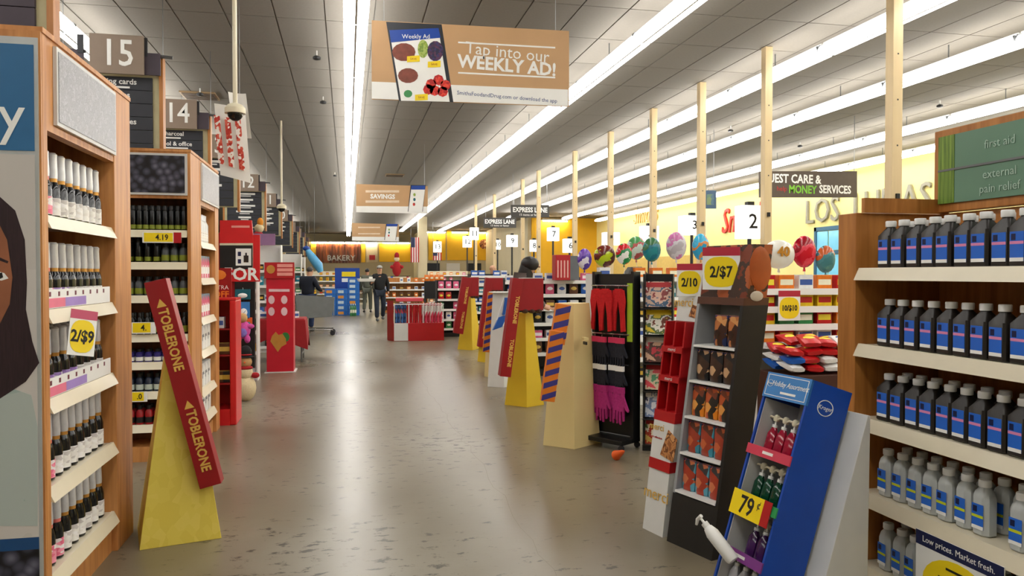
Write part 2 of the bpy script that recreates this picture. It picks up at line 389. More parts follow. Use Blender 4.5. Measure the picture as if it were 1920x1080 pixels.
# ================================================================== SHELVING: LEFT SIDE
GRAN = printed('granite_picture', [(152, 152, 158), (160, 160, 166), (146, 146, 152), (172, 172, 178), (156, 156, 162)], 34, .35, noise=True)
def stones():
    m, nt, b = newmat('dark_pebble_picture'); L = nt.links
    tc = N(nt, 'ShaderNodeTexCoord'); v = N(nt, 'ShaderNodeTexVoronoi'); v.inputs['Scale'].default_value = 17
    L.new(tc.outputs['Object'], v.inputs['Vector'])
    r = ramp(nt, [(.0, (120, 120, 136)), (.35, (70, 70, 86)), (.62, (24, 24, 34)), (.8, (8, 8, 12))]); L.new(v.outputs['Distance'], r.inputs[0])
    L.new(r.outputs[0], b.inputs['Base Color']); b.inputs['Roughness'].default_value = .35; return m
STONES = stones()
def shelf_unit(label, loc, rz, W, D, H, sl, sr, zs, zh, pic=None, wood_=None, kick=.12, top=True, cat='shelving', rail=None, name='endcap_shelf', frame_z=None):
    """front faces local -y. sl/sr stile widths, zs shelf top heights, zh underside of the header board"""
    wd = wood_ or MAPLE; rail = rail or SHELFM
    t = thing(name, label, cat, loc, rz)
    bx(-W/2, .0, 0, -W/2+sl, D, H).build('side_panel', wd, t, bevel=.004)
    bx(W/2-sr, .0, 0, W/2, D, H).build('side_panel', wd, t, bevel=.004)
    bx(-W/2+sl, D-.03, 0, W/2-sr, D, H).build('back_panel', wood_ or wood('maple_back', (110, 62, 28), (140, 84, 42)), t)
    bx(-W/2+sl, .03, 0, W/2-sr, D-.03, kick).build('kick_board', wd, t)
    if zh < H:
        hb = bx(-W/2+sl, .004, zh, W/2-sr, .05, H).build('header_board', wd, t)
        if pic:
            x0, x1, z0, z1, pm = pic
            q = bx(x0, -.012, z0, x1, .003, z1).build('picture_frame', mat('picture_frame_white', (206, 206, 204), .4), hb)
            bx(x0+.018, -.015, z0+.018, x1-.018, -.0125, z1-.018).build('picture', pm, hb)
        if top: bx(-W/2-.004, -.004, H, W/2+.004, D, H+.022).build('top_board', wd, t)
    for z in zs:
        s = bx(-W/2+sl+.002, .03, z-.022, W/2-sr-.002, D-.032, z).build('shelf', SHELFM, t)
        MB().hexa([(-W/2+sl+.002, -.012, z-.055), (W/2-sr-.002, -.012, z-.055), (W/2-sr-.002, .03, z-.04), (-W/2+sl+.002, .03, z-.04),
                   (-W/2+sl+.002, .016, z+.004), (W/2-sr-.002, .016, z+.004), (W/2-sr-.002, .03, z+.004), (-W/2+sl+.002, .03, z+.004)]).build('price_rail', rail, s)
    return t
def rowpts(t, W0, W1, n, y, z):
    """n points across local x W0..W1 at depth y and height z of thing t, in world space"""
    M = Matrix.Translation(t.location) @ Matrix.Rotation(t.rotation_euler[2], 4, 'Z')
    for i in range(n):
        yield M @ Vector((W0+(W1-W0)*(i+.5)/n, y, z))
# ---------- items
def wine_bottle(lm, band=None):
    t = thing('bottle', 'bottle', 'bottle')
    MB().lathe([(.028, 0), (.033, .006), (.033, .125), (.028, .15), (.0165, .178), (.0155, .185)], 12).build('body', mat('dark_glass', (12, 14, 18), .12, var=.2), t, True)
    MB().lathe([(.0345, .014), (.0345, .092)], 12).build('label', lm, t, True)
    MB().lathe([(.0225, .155), (.022, .182)], 12).build('neck_band', band or GOLD, t, True)
    MB().lathe([(.0235, .180), (.0245, .20), (.0215, .27), (.023, .287), (.016, .295)], 12).build('foil_cap', SILVER, t, True)
    return t
LB_P = printed('label_pink', [(236, 232, 228), (240, 150, 170), (230, 110, 140), (240, 236, 234)], 30, stretch=(1, 1, 2))
LB_V = printed('label_violet', [(232, 228, 230), (170, 140, 200), (150, 110, 180), (238, 232, 234)], 30, stretch=(1, 1, 2))
LB_W = printed('label_white', [(236, 234, 228), (230, 226, 220), (240, 238, 236), (200, 194, 190)], 40, stretch=(1, 1, 2))
PBOT = [Proto(wine_bottle(LB_P, mat('pink_band', (226, 120, 110), .4))), Proto(wine_bottle(LB_V)), Proto(wine_bottle(LB_W))]
BN = ['silver-capped dark bottle with pink label', 'silver-capped dark bottle with violet label', 'silver-capped dark bottle with white label']
e1 = shelf_unit('tall maple endcap with grey granite header picture and rows of silver-capped bottles', (-1.22, 4.15, 0), 90, 1.3, .5, 2.49, .05, .31,
                [1.745, 1.345, .965, .59, .215], 2.10, (-.523, .335, 2.135, 2.47, GRAN))
SN = ['top', 'second', 'third', 'fourth', 'lowest']
pat = [[0, 0, 2, 2, 2, 2, 2, 2, 2], [0, 0, 1, 1, 2, 2, 2, 2, 2], [0, 1, 1, 1, 1, 2, 2, 2, 2], [0, 0, 2, 2, 2, 2, 2, 2, 2], [2, 0, 0, 2, 2, 2, 2, 2, 2]]
for r, z in enumerate([1.745, 1.345, .965, .59, .215]):
    for row, y in ((0, .075), (1, .165)):
        for i, p in enumerate(rowpts(e1, -.585, .3, 9, y, z+.002)):
            if row and r == 2 and i in (2, 3): continue
            k = pat[r][i]
            PBOT[k].put(p, random.uniform(0, 360), '%s, %s row on the %s shelf of granite-topped endcap' % (BN[k], 'front' if not row else 'back', SN[r]), 'silver-capped bottles on the %s shelf, %s row' % (SN[r], 'front' if not row else 'back'))
# printed shelf trays on the second and third shelf
for r, z in ((1, 1.345), (2, .965)):
    o = thing('shelf_tray', 'x', 'card strip', e1.location+Vector((0, 0, z+.006)), 90); bx(-.59, .018, 0, .305, .024, .082).build('card', WHITEPRINT, o)
    for x0_, x1_, cm in ((-.58, -.36, (232, 120, 146)), (-.36, -.08, (164, 136, 206))): bx(x0_, .0168, .004, x1_, .0178, .044).build('colour_block', mat('tray_%d' % cm[0], cm, .5), o)
    for q in range(8): bx(-.55+q*.105, .0168, .052, -.53+q*.105, .0178, .072).build('bottle_icon', mat('icon_plum', (110, 40, 60), .5), o)
    tag(o, 'white and %s printed card strip in front of bottles on the %s shelf' % (['pink', 'violet'][r-1], SN[r]), 'card strip')
def price_card(label, loc, rz, w, h, body, big, small='', top=None, tilt=0, th=.003, rx=0, ry=0, sz=None, oval=True):
    """hanging sale card: printed white card, coloured header, yellow oval, figures; faces local -y"""
    t = thing('price_card', label, 'price card', loc, rz); t.rotation_euler = (R(rx), R(ry), R(rz))
    bx(-w/2, 0, -h/2, w/2, th, h/2).build('card', body, t)
    if top: bx(-w/2, -.001, h*.30, w/2, -.0002, h/2).build('header', top, t)
    if oval:
        n = 20; c = -h*.08
        MB().prism([(w*.45*math.copysign(abs(math.cos(2*math.pi*i/n))**.75, math.cos(2*math.pi*i/n)), c+h*.36*math.copysign(abs(math.sin(2*math.pi*i/n))**.75, math.sin(2*math.pi*i/n))) for i in range(n)], -.0016, -.0003).build('yellow_oval', YEL, t)
    text(t, big, sz or h*.36, BLACKPRINT, (0, -.0025, -h*.09), ex=.0006, sx=.8, bold=.002)
    if small: text(t, small, h*.09, BLACKPRINT, (0, -.0025, h*.16), ex=.0006)
    return t
price_card('long yellow hanging sale card on the second shelf of the granite-topped endcap', (-1.165, 3.78, 1.235), 48, .125, .205, WHITEPRINT, '2/$9', '', mat('sale_pink', (196, 80, 110), .5), ry=10, rx=-6)
# ---- tall advert poster on the end of the shelving
po = thing('advert_poster', 'tall framed advert with blue top panel and portrait of a long-haired person', 'poster', (-1.22, 3.495, 0))
PW = 1.05
bx(-PW, -.012, .06, 0, 0, 2.49).build('backing', MAPLE, po)
bx(-PW+.03, -.02, .08, -.008, -.0125, 2.46).build('frame', mat('poster_frame', (186, 190, 190), .35, metal=.3), po)
ph = bx(-PW+.05, -.022, .42, -.022, -.0205, 1.985).build('photo_panel', printed('studio_backdrop', [(198, 192, 186), (204, 198, 192), (192, 190, 186)], .8, .5, noise=True), po)
bl = bx(-PW+.05, -.022, 2.0, -.022, -.0205, 2.43).build('blue_panel', mat('poster_blue', (44, 104, 150), .45, var=.05), po)
text(bl, 'beauty', .225, WHITEPRINT, (-.055, -.0235, 2.14), align='RIGHT', ex=.0006)
bx(-PW+.05, -.022, .37, -.022, -.0205, .42).build('blue_strip', mat('poster_navy', (20, 70, 120), .45), po)
bx(-PW+.05, -.022, .10, -.022, -.0205, .37).build('pebble_print', STONES, po)
def flat(pts, y0, y1, name, m): return MB().prism([atY(px, py, 3.48).xz-Vector((-1.22, 0)) for px, py in pts], y0, y1).build(name, m, ph)
HAIR = mat('printed_hair', (44, 26, 32), .5, var=.5, sc=12, stretch=(14, 1, 1)); SKIN_P = mat('printed_skin', (150, 92, 62), .5, var=.25, sc=5)
flat([(-330, 470), (-300, 400), (-200, 365), (-100, 350), (0, 368), (30, 395), (48, 450), (52, 530), (50, 580), (62, 640), (75, 680), (50, 715), (20, 735), (0, 748), (-30, 735), (-60, 690), (-250, 690), (-290, 740), (-350, 720), (-380, 640), (-345, 560)], -.0235, -.0223, 'printed_hair', HAIR)
flat([(-120, 400), (-60, 390), (-5, 410), (15, 450), (25, 520), (20, 570), (0, 610), (-40, 660), (-80, 690), (-130, 700), (-180, 680), (-220, 620), (-240, 540), (-235, 470), (-190, 410)], -.0245, -.0236, 'printed_face', SKIN_P)
flat([(-20, 515), (-5, 508), (10, 512), (18, 522), (5, 526), (-10, 524)], -.0252, -.0246, 'printed_eye', WHITEPRINT)
flat([(-22, 490), (0, 482), (18, 490), (16, 494), (0, 488), (-20, 496)], -.0252, -.0246, 'printed_eyebrow', HAIR)
flat([(0, 512), (6, 511), (8, 520), (2, 523)], -.0257, -.0253, 'printed_iris', BLACKPRINT)
flat([(-160, 515), (-175, 508), (-195, 512), (-203, 522), (-190, 526), (-170, 524)], -.0252, -.0246, 'printed_eye', WHITEPRINT)
flat([(-120, 612), (-85, 604), (-50, 612), (-85, 632)], -.0252, -.0246, 'printed_mouth', mat('printed_lips', (150, 50, 50), .5))
flat([(-430, 740), (-250, 700), (-60, 700), (60, 740), (72, 800), (72, 985), (-430, 985)], -.0230, -.0221, 'printed_shirt', printed('shirt_print', [(160, 176, 170), (176, 186, 180), (148, 164, 160)], 1.2, .6, noise=True))
# ---------- second endcap: bay facing the shopper (bay A) and bay facing the walkway (bay B)
bA = shelf_unit('maple shelf bay with dark pebble header picture and rows of black cans', (-1.595, 6.55, 0), 0, .75, .38, 2.47, .03, .028,
                [1.845, 1.59, 1.325, 1.015, .795, .56, .295], 2.10, (-.33, .352, 2.125, 2.455, STONES))
bB = shelf_unit('maple endcap with grey granite header picture and white bottles beyond the pebble-topped bay', (-1.22, 7.42, 0), 90, .96, .5, 2.47, .05, .2,
                [1.775, 1.46, 1.115, .825, .49, .245], 2.09, (-.44, .45, 2.13, 2.45, GRAN))
def spray_can(bm, rm, cm, nm):
    t = thing('spray_can', nm, 'can')
    MB().lathe([(.0215, 0), (.0225, .004), (.0225, .15), (.018, .162)], 12).build('body', bm, t, True)
    MB().lathe([(.0229, .012), (.0229, .045)], 12).build('colour_band', rm, t, True)
    MB().lathe([(.0195, .162), (.0195, .195), (.016, .20)], 12).build('cap', cm, t, True)
    return t
def jar(bm, cm, lm, nm, h=.13, r=.03):
    t = thing('toiletry_bottle', nm, 'bottle')
    MB().lathe([(r*.93, 0), (r, .006), (r, h*.66), (r*.55, h*.8)], 12).build('body', bm, t, True)
    MB().lathe([(r*1.02, h*.1), (r*1.02, h*.4)], 12).build('label', lm, t, True)
    MB().lathe([(r*.55, h*.8), (r*.55, h), (r*.45, h*1.02)], 12).build('cap', cm, t, True)
    return t
GRB = mat('lime_band', (130, 140, 40), .4); DKB = mat('black_can', (20, 22, 22), .25, metal=.2); DKG = mat('smoke_grey', (66, 70, 74), .3)
PUR = mat('violet_plastic', (52, 44, 120), .35); TEALM = mat('teal_plastic', (16, 96, 110), .4)
CANA = Proto(spray_can(DKB, GRB, BLACK, 'can')); JG = Proto(jar(DKG, BLACK, GRB, 'b', .15)); JB = Proto(jar(DKB, BLACK, GRB, 'b', .17, .024)); JP = Proto(jar(PUR, BLACK, WHITEPRINT, 'b', .1)); JD = Proto(jar(mat('navy_plastic', (20, 32, 56), .35), BLACK, mat('label_pale', (190, 200, 190), .5), 'b', .14)); JR = Proto(jar(mat('red_plastic', (160, 18, 26), .35), BLACK, BLACKPRINT, 'b', .15))
rowsA = [(1.845, [CANA], 'tall black spray can with lime band', 14), (1.59, [CANA, JG], 'black spray can or smoke grey bottle', 10), (1.325, [JG], 'smoke grey bottle with lime label', 10), (1.015, [JB], 'slim black bottle with lime label', 12),
         (.795, [JP], 'short violet bottle with white label', 10), (.56, [JD], 'navy bottle with pale label', 10), (.295, [JR], 'red bottle with black cap', 10)]
SN7 = ['top', 'second', 'third', 'fourth', 'fifth', 'sixth', 'lowest']
for r, (z, ps, nm, n) in enumerate(rowsA):
    for row, y in ((0, .07), (1, .15)):
        for i, p in enumerate(rowpts(bA, -.33, .335, n, y, z+.002)):
            k = ps[0] if len(ps) == 1 or i < n*.62 else ps[1]
            lab = nm if len(ps) == 1 else ('tall black spray can with lime band' if k is CANA else 'smoke grey bottle with lime label')
            k.put(p, random.uniform(0, 360), '%s, %s row, %s shelf below pebble picture' % (lab, ['front', 'back'][row], SN7[r]), '%s, %s row, %s shelf of pebble bay' % (lab, ['front', 'back'][row], SN7[r]))
def rail_tag(px, py, px2, py2, Y, label, big, red=True):
    a = atY(px, py2, Y); b = atY(px2, py, Y); w = b.x-a.x; h = b.z-a.z
    t = thing('shelf_tag', label, 'price tag', (a.x, Y, a.z))
    bx(0, 0, 0, w, .003, h).build('card', WHITEPRINT, t); bx(w*.04, -.001, h*.1, w*.78, -.0002, h*.95).build('yellow_field', YEL, t)
    if red: bx(w*.8, -.001, 0, w, -.0002, h).build('red_field', RED, t)
    text(t, big, h*.75, BLACKPRINT, (w*.5, -.002, h*.5), ex=.0005, sx=.9, bold=.001); return t
rail_tag(267, 436, 340, 455, 6.53, 'long yellow and red shelf tag reading 4.19 below the top row of cans', '4.19')
rail_tag(247, 604, 292, 626, 6.53, 'yellow shelf tag under the fourth shelf of the pebble-topped bay', '4.', False)
rail_tag(247, 734, 276, 754, 6.53, 'yellow shelf tag under the sixth shelf of the pebble-topped bay', '.0', False)
# walkway side of the second endcap
WB = Proto(jar(mat('white_plastic', (226, 226, 224), .35), SILVER, LB_W, 'b', .26, .038))
def carton(m, nm, w=.09, d=.06, h=.17, m2=None):
    t = thing('carton', nm, 'box'); bx(-w/2, -d/2, 0, w/2, d/2, h).build('box', m, t, bevel=.002)
    bx(-w/2+.008, -d/2-.001, h*.2, w/2-.008, -d/2, h*.5).build('printed_panel', m2 or WHITEPRINT, t); return t
CP = Proto(carton(printed('pink_white_print', [(236, 230, 230), (222, 90, 130), (240, 200, 210), (120, 150, 170)], 18), 'c', .11, .08, .2)); CW = Proto(carton(printed('white_grey_print', [(232, 232, 230), (238, 238, 236), (120, 122, 126), (210, 210, 214)], 16), 'c', .12, .09, .21))
for r, (z, p_, nm, n) in enumerate([(1.775, WB, 'tall white bottle with silver cap', 8), (1.46, CP, 'pink and white carton', 6), (1.115, CP, 'pink and white carton', 6), (.825, CW, 'white carton with grey print', 5), (.49, CW, 'white carton with grey print', 5), (.245, CW, 'white carton with grey print', 5)]):
    for i, p in enumerate(rowpts(bB, -.42, .27, n, .09, z+.002)):
        p_.put(p, 90, '%s on the %s shelf of the narrow walkway endcap' % (nm, ['top', 'second', 'third', 'fourth', 'fifth', 'lowest'][r]), '%s, %s shelf of walkway endcap' % (nm, r+1))
# ================================================================== HANGING AISLE MARKERS
ASH = mat('aisle_taupe', (140, 122, 106), .6, var=.05); PURP = mat('aisle_plum', (66, 56, 66), .6); SLATE = mat('aisle_slate', (44, 46, 54), .6, var=.1); BEIG = mat('aisle_beige', (206, 200, 160), .6)
def aisle_marker(num, xr, Y, ztop, rows, board=SLATE):
    """board hung over an aisle; xr is the world x of its wooden edge"""
    NW = {'15': 'fifteen, nearest of the slate signs', '14': 'fourteen, second slate sign', '13': 'thirteen, behind the coupon sheets', '12': 'twelve, above the red perfume display', '11': 'eleven, between signs twelve and ten', '10': 'ten, beside the far dome camera', '9': 'nine, among the far signs', '8': 'eight, among the farthest signs', '7': 'seven, farthest towards the bakery'}
    w = .98; t = thing('aisle_marker', 'hanging aisle sign numbered '+NW[num] if num else 'hanging aisle sign with plum boards above the granite-topped endcap', 'aisle sign', (xr-w/2, Y, ztop))
    bx(-w/2, .0, -1.32, w/2-.04, .06, -.38).build('back_board', BEIG, t)
    bx(w/2-.04, -.03, -1.4, w/2, .09, -.2).build('wood_edge', OAK, t); bx(-w/2-.04, -.03, -1.4, -w/2, .09, -.2).build('wood_edge', OAK, t)
    bx(-.22, -.14, -.43, .32, -.11, -.01).build('number_board', ASH, t)
    if num: text(t, num, .4, WHITEPRINT, (.06, -.142, -.22), ex=.003, sx=.85, bold=.004)
    for s in (-1, 1):
        bx(min(s*.29, s*.48), -.10, -.42, max(s*.29, s*.48), -.08, -.18).build('plum_wing', PURP, t)
        bx(min(s*.29, s*.35), -.105, -.22, max(s*.29, s*.35), -.085, -.02).build('slate_post', CHAR, t)
        MB().tube([(s*.28, -.06, -.19), (s*.60, -.06, -.21)], .02, 6).build('bracket', GREY, t)
        MB().tube([(s*.5, -.06, -.19), (s*.5, -.06, HC-ztop)], .004, 5).build('hanging_wire', GREY, t)
    h = .145
    rows = rows+[('', '')]*(6-len(rows))
    for i, (a, b) in enumerate(rows):
        r = bx(-.43, -.03, -.435-(i+1)*h+.006, .38, -.001, -.435-i*h).build('category_board', board, t)
        zc = -.435-i*h
        if a.startswith('#'):          # words too far away to read: pale print bars
            q = float(a[1:]); bx(-.02-q/2, -.032, zc-.075, -.02+q/2, -.0302, zc-.03).build('print_bar', WHITEPRINT, r); bx(-.02-q*.3, -.032, zc-.115, -.02+q*.3, -.0302, zc-.095).build('print_bar', WHITEPRINT, r)
        elif a:
            text(r, a, .085, WHITEPRINT, (-.02 if num else .06, -.032, zc-.055), ex=.001, bold=.0015)
            if b: q = float(b); bx(-.02-q/2, -.032, zc-.125, -.02+q/2, -.0302, zc-.105).build('print_bar', WHITEPRINT, r)
    return t
aisle_marker('', atY(103, 30, 5.6).x, 5.6, 4.1, [('', ''), ('spices', ''), ('baking', ''), ('', '')], PURP)
R15 = [('greeting cards', '.34'), ('magazines', '.2'), ('soap', '.12'), ('party supplies', '.3'), ('gift cards', '.3')]
for num, px, py, Y, rows in (('15', 306, 80, 9.2, R15), ('14', 395, 195, 12.0, [('charcoal', '.2'), ('school & office', '.4'), ('#.4', '')]), ('13', 449, 258, 15.0, [('#.4', ''), ('#.5', ''), ('#.3', ''), ('#.4', '')]),
                             ('12', 499, 330, 20.0, [('#.5', ''), ('#.4', ''), ('#.5', ''), ('#.4', ''), ('#.3', '')]), ('11', 529, 365, 25.0, [('#.4', ''), ('#.5', ''), ('#.4', ''), ('#.5', '')]),
                             ('10', 549, 395, 29.5, [('#.4', ''), ('#.5', ''), ('#.4', '')]), ('9', 562, 418, 34.5, [('#.5', ''), ('#.4', ''), ('#.3', '')]), ('8', 572, 430, 39.5, [('#.5', ''), ('#.4', '')]), ('7', 579, 440, 45, [('#.4', ''), ('#.5', '')])):
    p = atY(px, py, Y); aisle_marker(num, p.x, Y, min(p.z+.03, 4.25), rows)
# ---- dome cameras on ceiling pipes
def dome(px, py, Y, label):
    p = atY(px, py, Y); t = thing('dome_camera', label, 'camera', (p.x, Y, p.z))
    MB().tube([(0, 0, .08), (0, 0, HC-p.z)], .022, 10).build('pipe', CREAM, t, True)
    MB().lathe([(.03, .1), (.07, .085), (.1, .05), (.1, 0)], 18).build('housing', CREAM, t, True)
    MB().ell((0, 0, 0), (.075, .075, .075)).build('dome', mat('smoked_dome', (10, 10, 12), .08), t, True)
dome(441, 213, 8.0, 'white dome security camera on a ceiling pipe in front of hanging coupon sheets')
dome(528, 391, 17.0, 'white dome security camera on a ceiling pipe beyond the aisle sign numbered 12')
# ---- hanging coupon sheets
p = atY(435, 255, 8.7)
cs = thing('coupon_mobile', 'white hanging sheets printed with columns of red squares', 'hanging sign', (p.x, 8.7, p.z))
def curved_sheet(x0, x1, z0, z1, bend, name, m, tilt):
    n = 6; a = []; b = []
    for i in range(n+1):
        t = i/n; x = x0+(x1-x0)*t; y = bend*math.sin(math.pi*t); a.append((x, y, z0-tilt*t)); b.append((x-.05, y-.05, z1-tilt*t*.6))
    vs = a+b+[(q[0], q[1]+.004, q[2]) for q in a]+[(q[0], q[1]+.004, q[2]) for q in b]; k = n+1; fs = []
    for i in range(n): fs += [(i, i+1, k+i+1, k+i), (2*k+i+1, 2*k+i, 3*k+i, 3*k+i+1), (i+1, i, 2*k+i, 2*k+i+1), (k+i, k+i+1, 3*k+i+1, 3*k+i)]
    return MB().add(vs, fs).build(name, m, cs, True)
s1 = curved_sheet(-.12, .19, -.42, .33, -.03, 'sheet', PAPER, .08)
curved_sheet(.02, .2, .0, .46, .04, 'sheet', PAPER, .02)
CHK = printed('red_check_print', [(196, 60, 40), (236, 226, 216), (210, 90, 70), (240, 232, 226), (180, 40, 30)], 34)
for i in range(3): MB().hexa([(-.13+i*.105, -.062, -.30-i*.03), (-.07+i*.105, -.064, -.32-i*.03), (-.07+i*.105, -.060, -.32-i*.03), (-.13+i*.105, -.058, -.30-i*.03), (-.17+i*.105, -.085, .2-i*.015), (-.11+i*.105, -.088, .19-i*.015), (-.11+i*.105, -.083, .19-i*.015), (-.17+i*.105, -.08, .2-i*.015)]).build('printed_column', CHK, s1)
MB().tube([(.08, 0, .44), (.08, 0, HC-p.z)], .003, 5).build('hanging_wire', GREY, cs)
# ================================================================== RIGHT ENDCAP WITH MEDICINE BOTTLES
ZS = [1.525, 1.16, .81, .455, .105]
XE = 2.4; YE = 2.714
e3 = shelf_unit('honey wood endcap stocked with dark and clear medicine bottles below a green sign', (XE, YE, 0), -90, 1.4, .5, 1.795, .135, .05, ZS, 1.9, None, OAK, kick=.06, name='medicine_endcap')
bx(-.565, .03, 1.795, -.54, .5, 1.865).build('gable_board', OAK, e3)
hb = bx(-.57, .44, 1.80, .65, .5, 2.2).build('sign_board', OAK, e3, bevel=.004)
GRN = mat('sage_sign', (104, 140, 118), .3, var=.08, sc=3); GRASS = wood('grass_print', (60, 96, 30), (140, 170, 70), 6, (14, 14, .6), .3)
for z0, z1, ws in ((2.005, 2.165, [('first aid', 2.085)]), (1.84, 1.995, [('external', 1.95), ('pain relief', 1.885)])):
    b_ = bx(-.53, .430, z0, .62, .4395, z1).build('green_panel', GRN, hb); bx(-.53, .427, z0, -.43, .4298, z1).build('grass_strip', GRASS, b_)
    for s_, z_ in ws: text(b_, s_, .055, mat('pale_sign_letter', (170, 196, 180), .5), (-.17, .4275, z_), ex=.0008)
bx(-.53, .425, 1.995, .62, .4395, 2.005).build('divider', GREY, hb)
DKBR = mat('dark_brown_plastic', (34, 29, 26), .38, var=.12); CLR = mat('milky_plastic', (206, 210, 208), .3, var=.04, trans=.25)
KB = mat('label_blue', (34, 104, 208), .4, var=.05); KP = mat('label_pink_stripe', (226, 140, 186), .45); KY = mat('label_lime_stripe', (206, 214, 30), .45); NAVY = mat('label_navy', (12, 24, 70), .4)
def rring(w, d, z, c=.3):
    a = []
    for sx, sy in ((1, 1), (-1, 1), (-1, -1), (1, -1)):
        q = [(sx*w/2, sy*d/2*(1-c)), (sx*w/2*(1-c), sy*d/2)]
        a += q if sx*sy > 0 else q[::-1]
    return [(x, y, z) for x, y in a]
def med_bottle(dark):
    t = thing('medicine_bottle', 'm', 'bottle'); bm = DKBR if dark else CLR
    if dark: rings = [rring(.074, .074, 0, .2), rring(.086, .084, .006, .2), rring(.086, .084, .15, .2), rring(.036, .036, .188, .5), rring(.034, .034, .195, .5)]
    else: rings = [rring(.07, .06, 0, .5), rring(.08, .07, .006, .5), rring(.08, .07, .15, .5), rring(.066, .06, .172, .5), rring(.034, .034, .19, .5), rring(.032, .032, .2, .5)]
    MB().loft(rings).build('body', bm, t, True)
    MB().lathe([(.023, .192), (.024, .194), (.024, .216), (.022, .22)], 14).build('cap', mat('white_cap', (232, 232, 230), .35), t, True)
    f = -.0432 if dark else -.0362; w = .031 if dark else .028; z0, z1 = (.02, .132) if dark else (.025, .125)
    l = bx(-w, f, z0, w, f+.001, z1).build('label', KB, t)
    s0 = z0+(z1-z0)*(.58 if dark else .46)
    bx(-w, f-.0006, s0, w, f-.0001, s0+.011).build('stripe', KP if dark else KY, l)
    bx(-w, f-.0006, z0, w, f-.0001, z0+.014).build('white_foot', WHITEPRINT, l)
    bx(-w+.006, f-.0006, z1-.032, -w+.026, f-.0001, z1-.008).build('emblem', NAVY, l)
    return t
MDK = Proto(med_bottle(True)); MCL = Proto(med_bottle(False))
SH5 = ['top', 'second', 'third', 'fourth', 'lowest']
for r, z in enumerate(ZS):
    pr = MDK if r < 3 else MCL
    for row, y in ((0, .09), (1, .19)):
        for i, p in enumerate(rowpts(e3, -.48, .63, 12, y, z+.002)):
            if r == 3 and row == 0 and i == 7: continue
            if r == 4 and row == 0 and i > 4: continue
            if r == 1 and row: continue
            dz = 0 if r != 3 or row else 0
            pr.put(p+Vector((random.uniform(-.006, .006), 0, 0)), -90+random.uniform(-3, 3), '%s bottle with blue label, %s row on the %s shelf under the green sign' % (['dark brown', 'milky white'][r > 2], ['front', 'back'][row], SH5[r]), 'medicine bottles, %s shelf, %s row' % (SH5[r], ['front', 'back'][row]))
pc = thing('price_card', 'large white sale card with yellow oval and blue strip on the lowest medicine shelf', 'price card', (XE-.03, YE-.02, .255), -90)
bx(-.13, 0, -.15, .32, .004, .16).build('card', WHITEPRINT, pc); bx(-.13, -.001, .10, .32, -.0002, .16).build('blue_strip', NAVY, pc)
MB().prism([(.1+.19*math.cos(a*math.pi/12), -.04+.13*math.sin(a*math.pi/12)) for a in range(24)], -.0016, -.0003).build('yellow_oval', YEL, pc)
text(pc, 'Low prices. Market fresh.', .036, WHITEPRINT, (.095, -.002, .13), ex=.0005); text(pc, '1.39', .15, BLACKPRINT, (.1, -.0025, -.05), ex=.0006, bold=.002); bx(.04, -.0025, .045, .16, -.0017, .055).build('print_bar', BLACKPRINT, pc)
# ================================================================== TALL CARDBOARD FLOOR DISPLAYS
YCARD = mat('yellow_card', (222, 186, 38), .5, var=.06, sc=4); YDISP = printed('pale_yellow_print', [(226, 204, 84), (222, 199, 77), (229, 207, 92)], 22, .5, stretch=(1, 1, .7)); CRC = mat('cream_card', (222, 200, 140), .5, var=.05, sc=3); WHC = mat('white_card', (214, 214, 210), .55, var=.05)
GLET = mat('gold_letter', (224, 180, 84), .45); CHOC = mat('chocolate', (58, 26, 16), .4, var=.3)
def obelisk(label, L, M, Rp, h, k, m, name='floor_display', cat='floor display'):
    L, M, Rp = [Vector((p[0], p[1])) for p in (L, M, Rp)]
    B = L+Rp-M; C = (L+Rp)/2
    t = thing(name, label, cat, (C.x, C.y, 0)); cs_ = [q-C for q in (L, M, Rp, B)]
    MB().hexa([(q.x, q.y, 0) for q in cs_]+[(q.x*k, q.y*k, h) for q in cs_]).build('pyramid', m, t, bevel=.003)
    return t
def slab(t, T, B, wv, dv, name, m, bevel=.003):
    """slanted box: T and B are the middles of its top and bottom, wv and dv half-extents, all relative to the thing"""
    p = []
    for e in (B, T):
        for a, b in ((-1, -1), (1, -1), (1, 1), (-1, 1)): p.append(tuple(e+wv*a+dv*b))
    return MB().hexa(p).build(name, m, t, bevel=bevel)
def rot_text(parent, s, size, m, loc, xdir, nrm, **kw):
    """lettering with its baseline along xdir and facing nrm"""
    me = text_mesh(s, size, m, **kw); x = Vector(xdir).normalized(); n = Vector(nrm); n = (n-x*n.dot(x)).normalized(); y = n.cross(x)
    return link('lettering', me, parent, loc, Matrix((x, y, n)).transposed().to_euler())
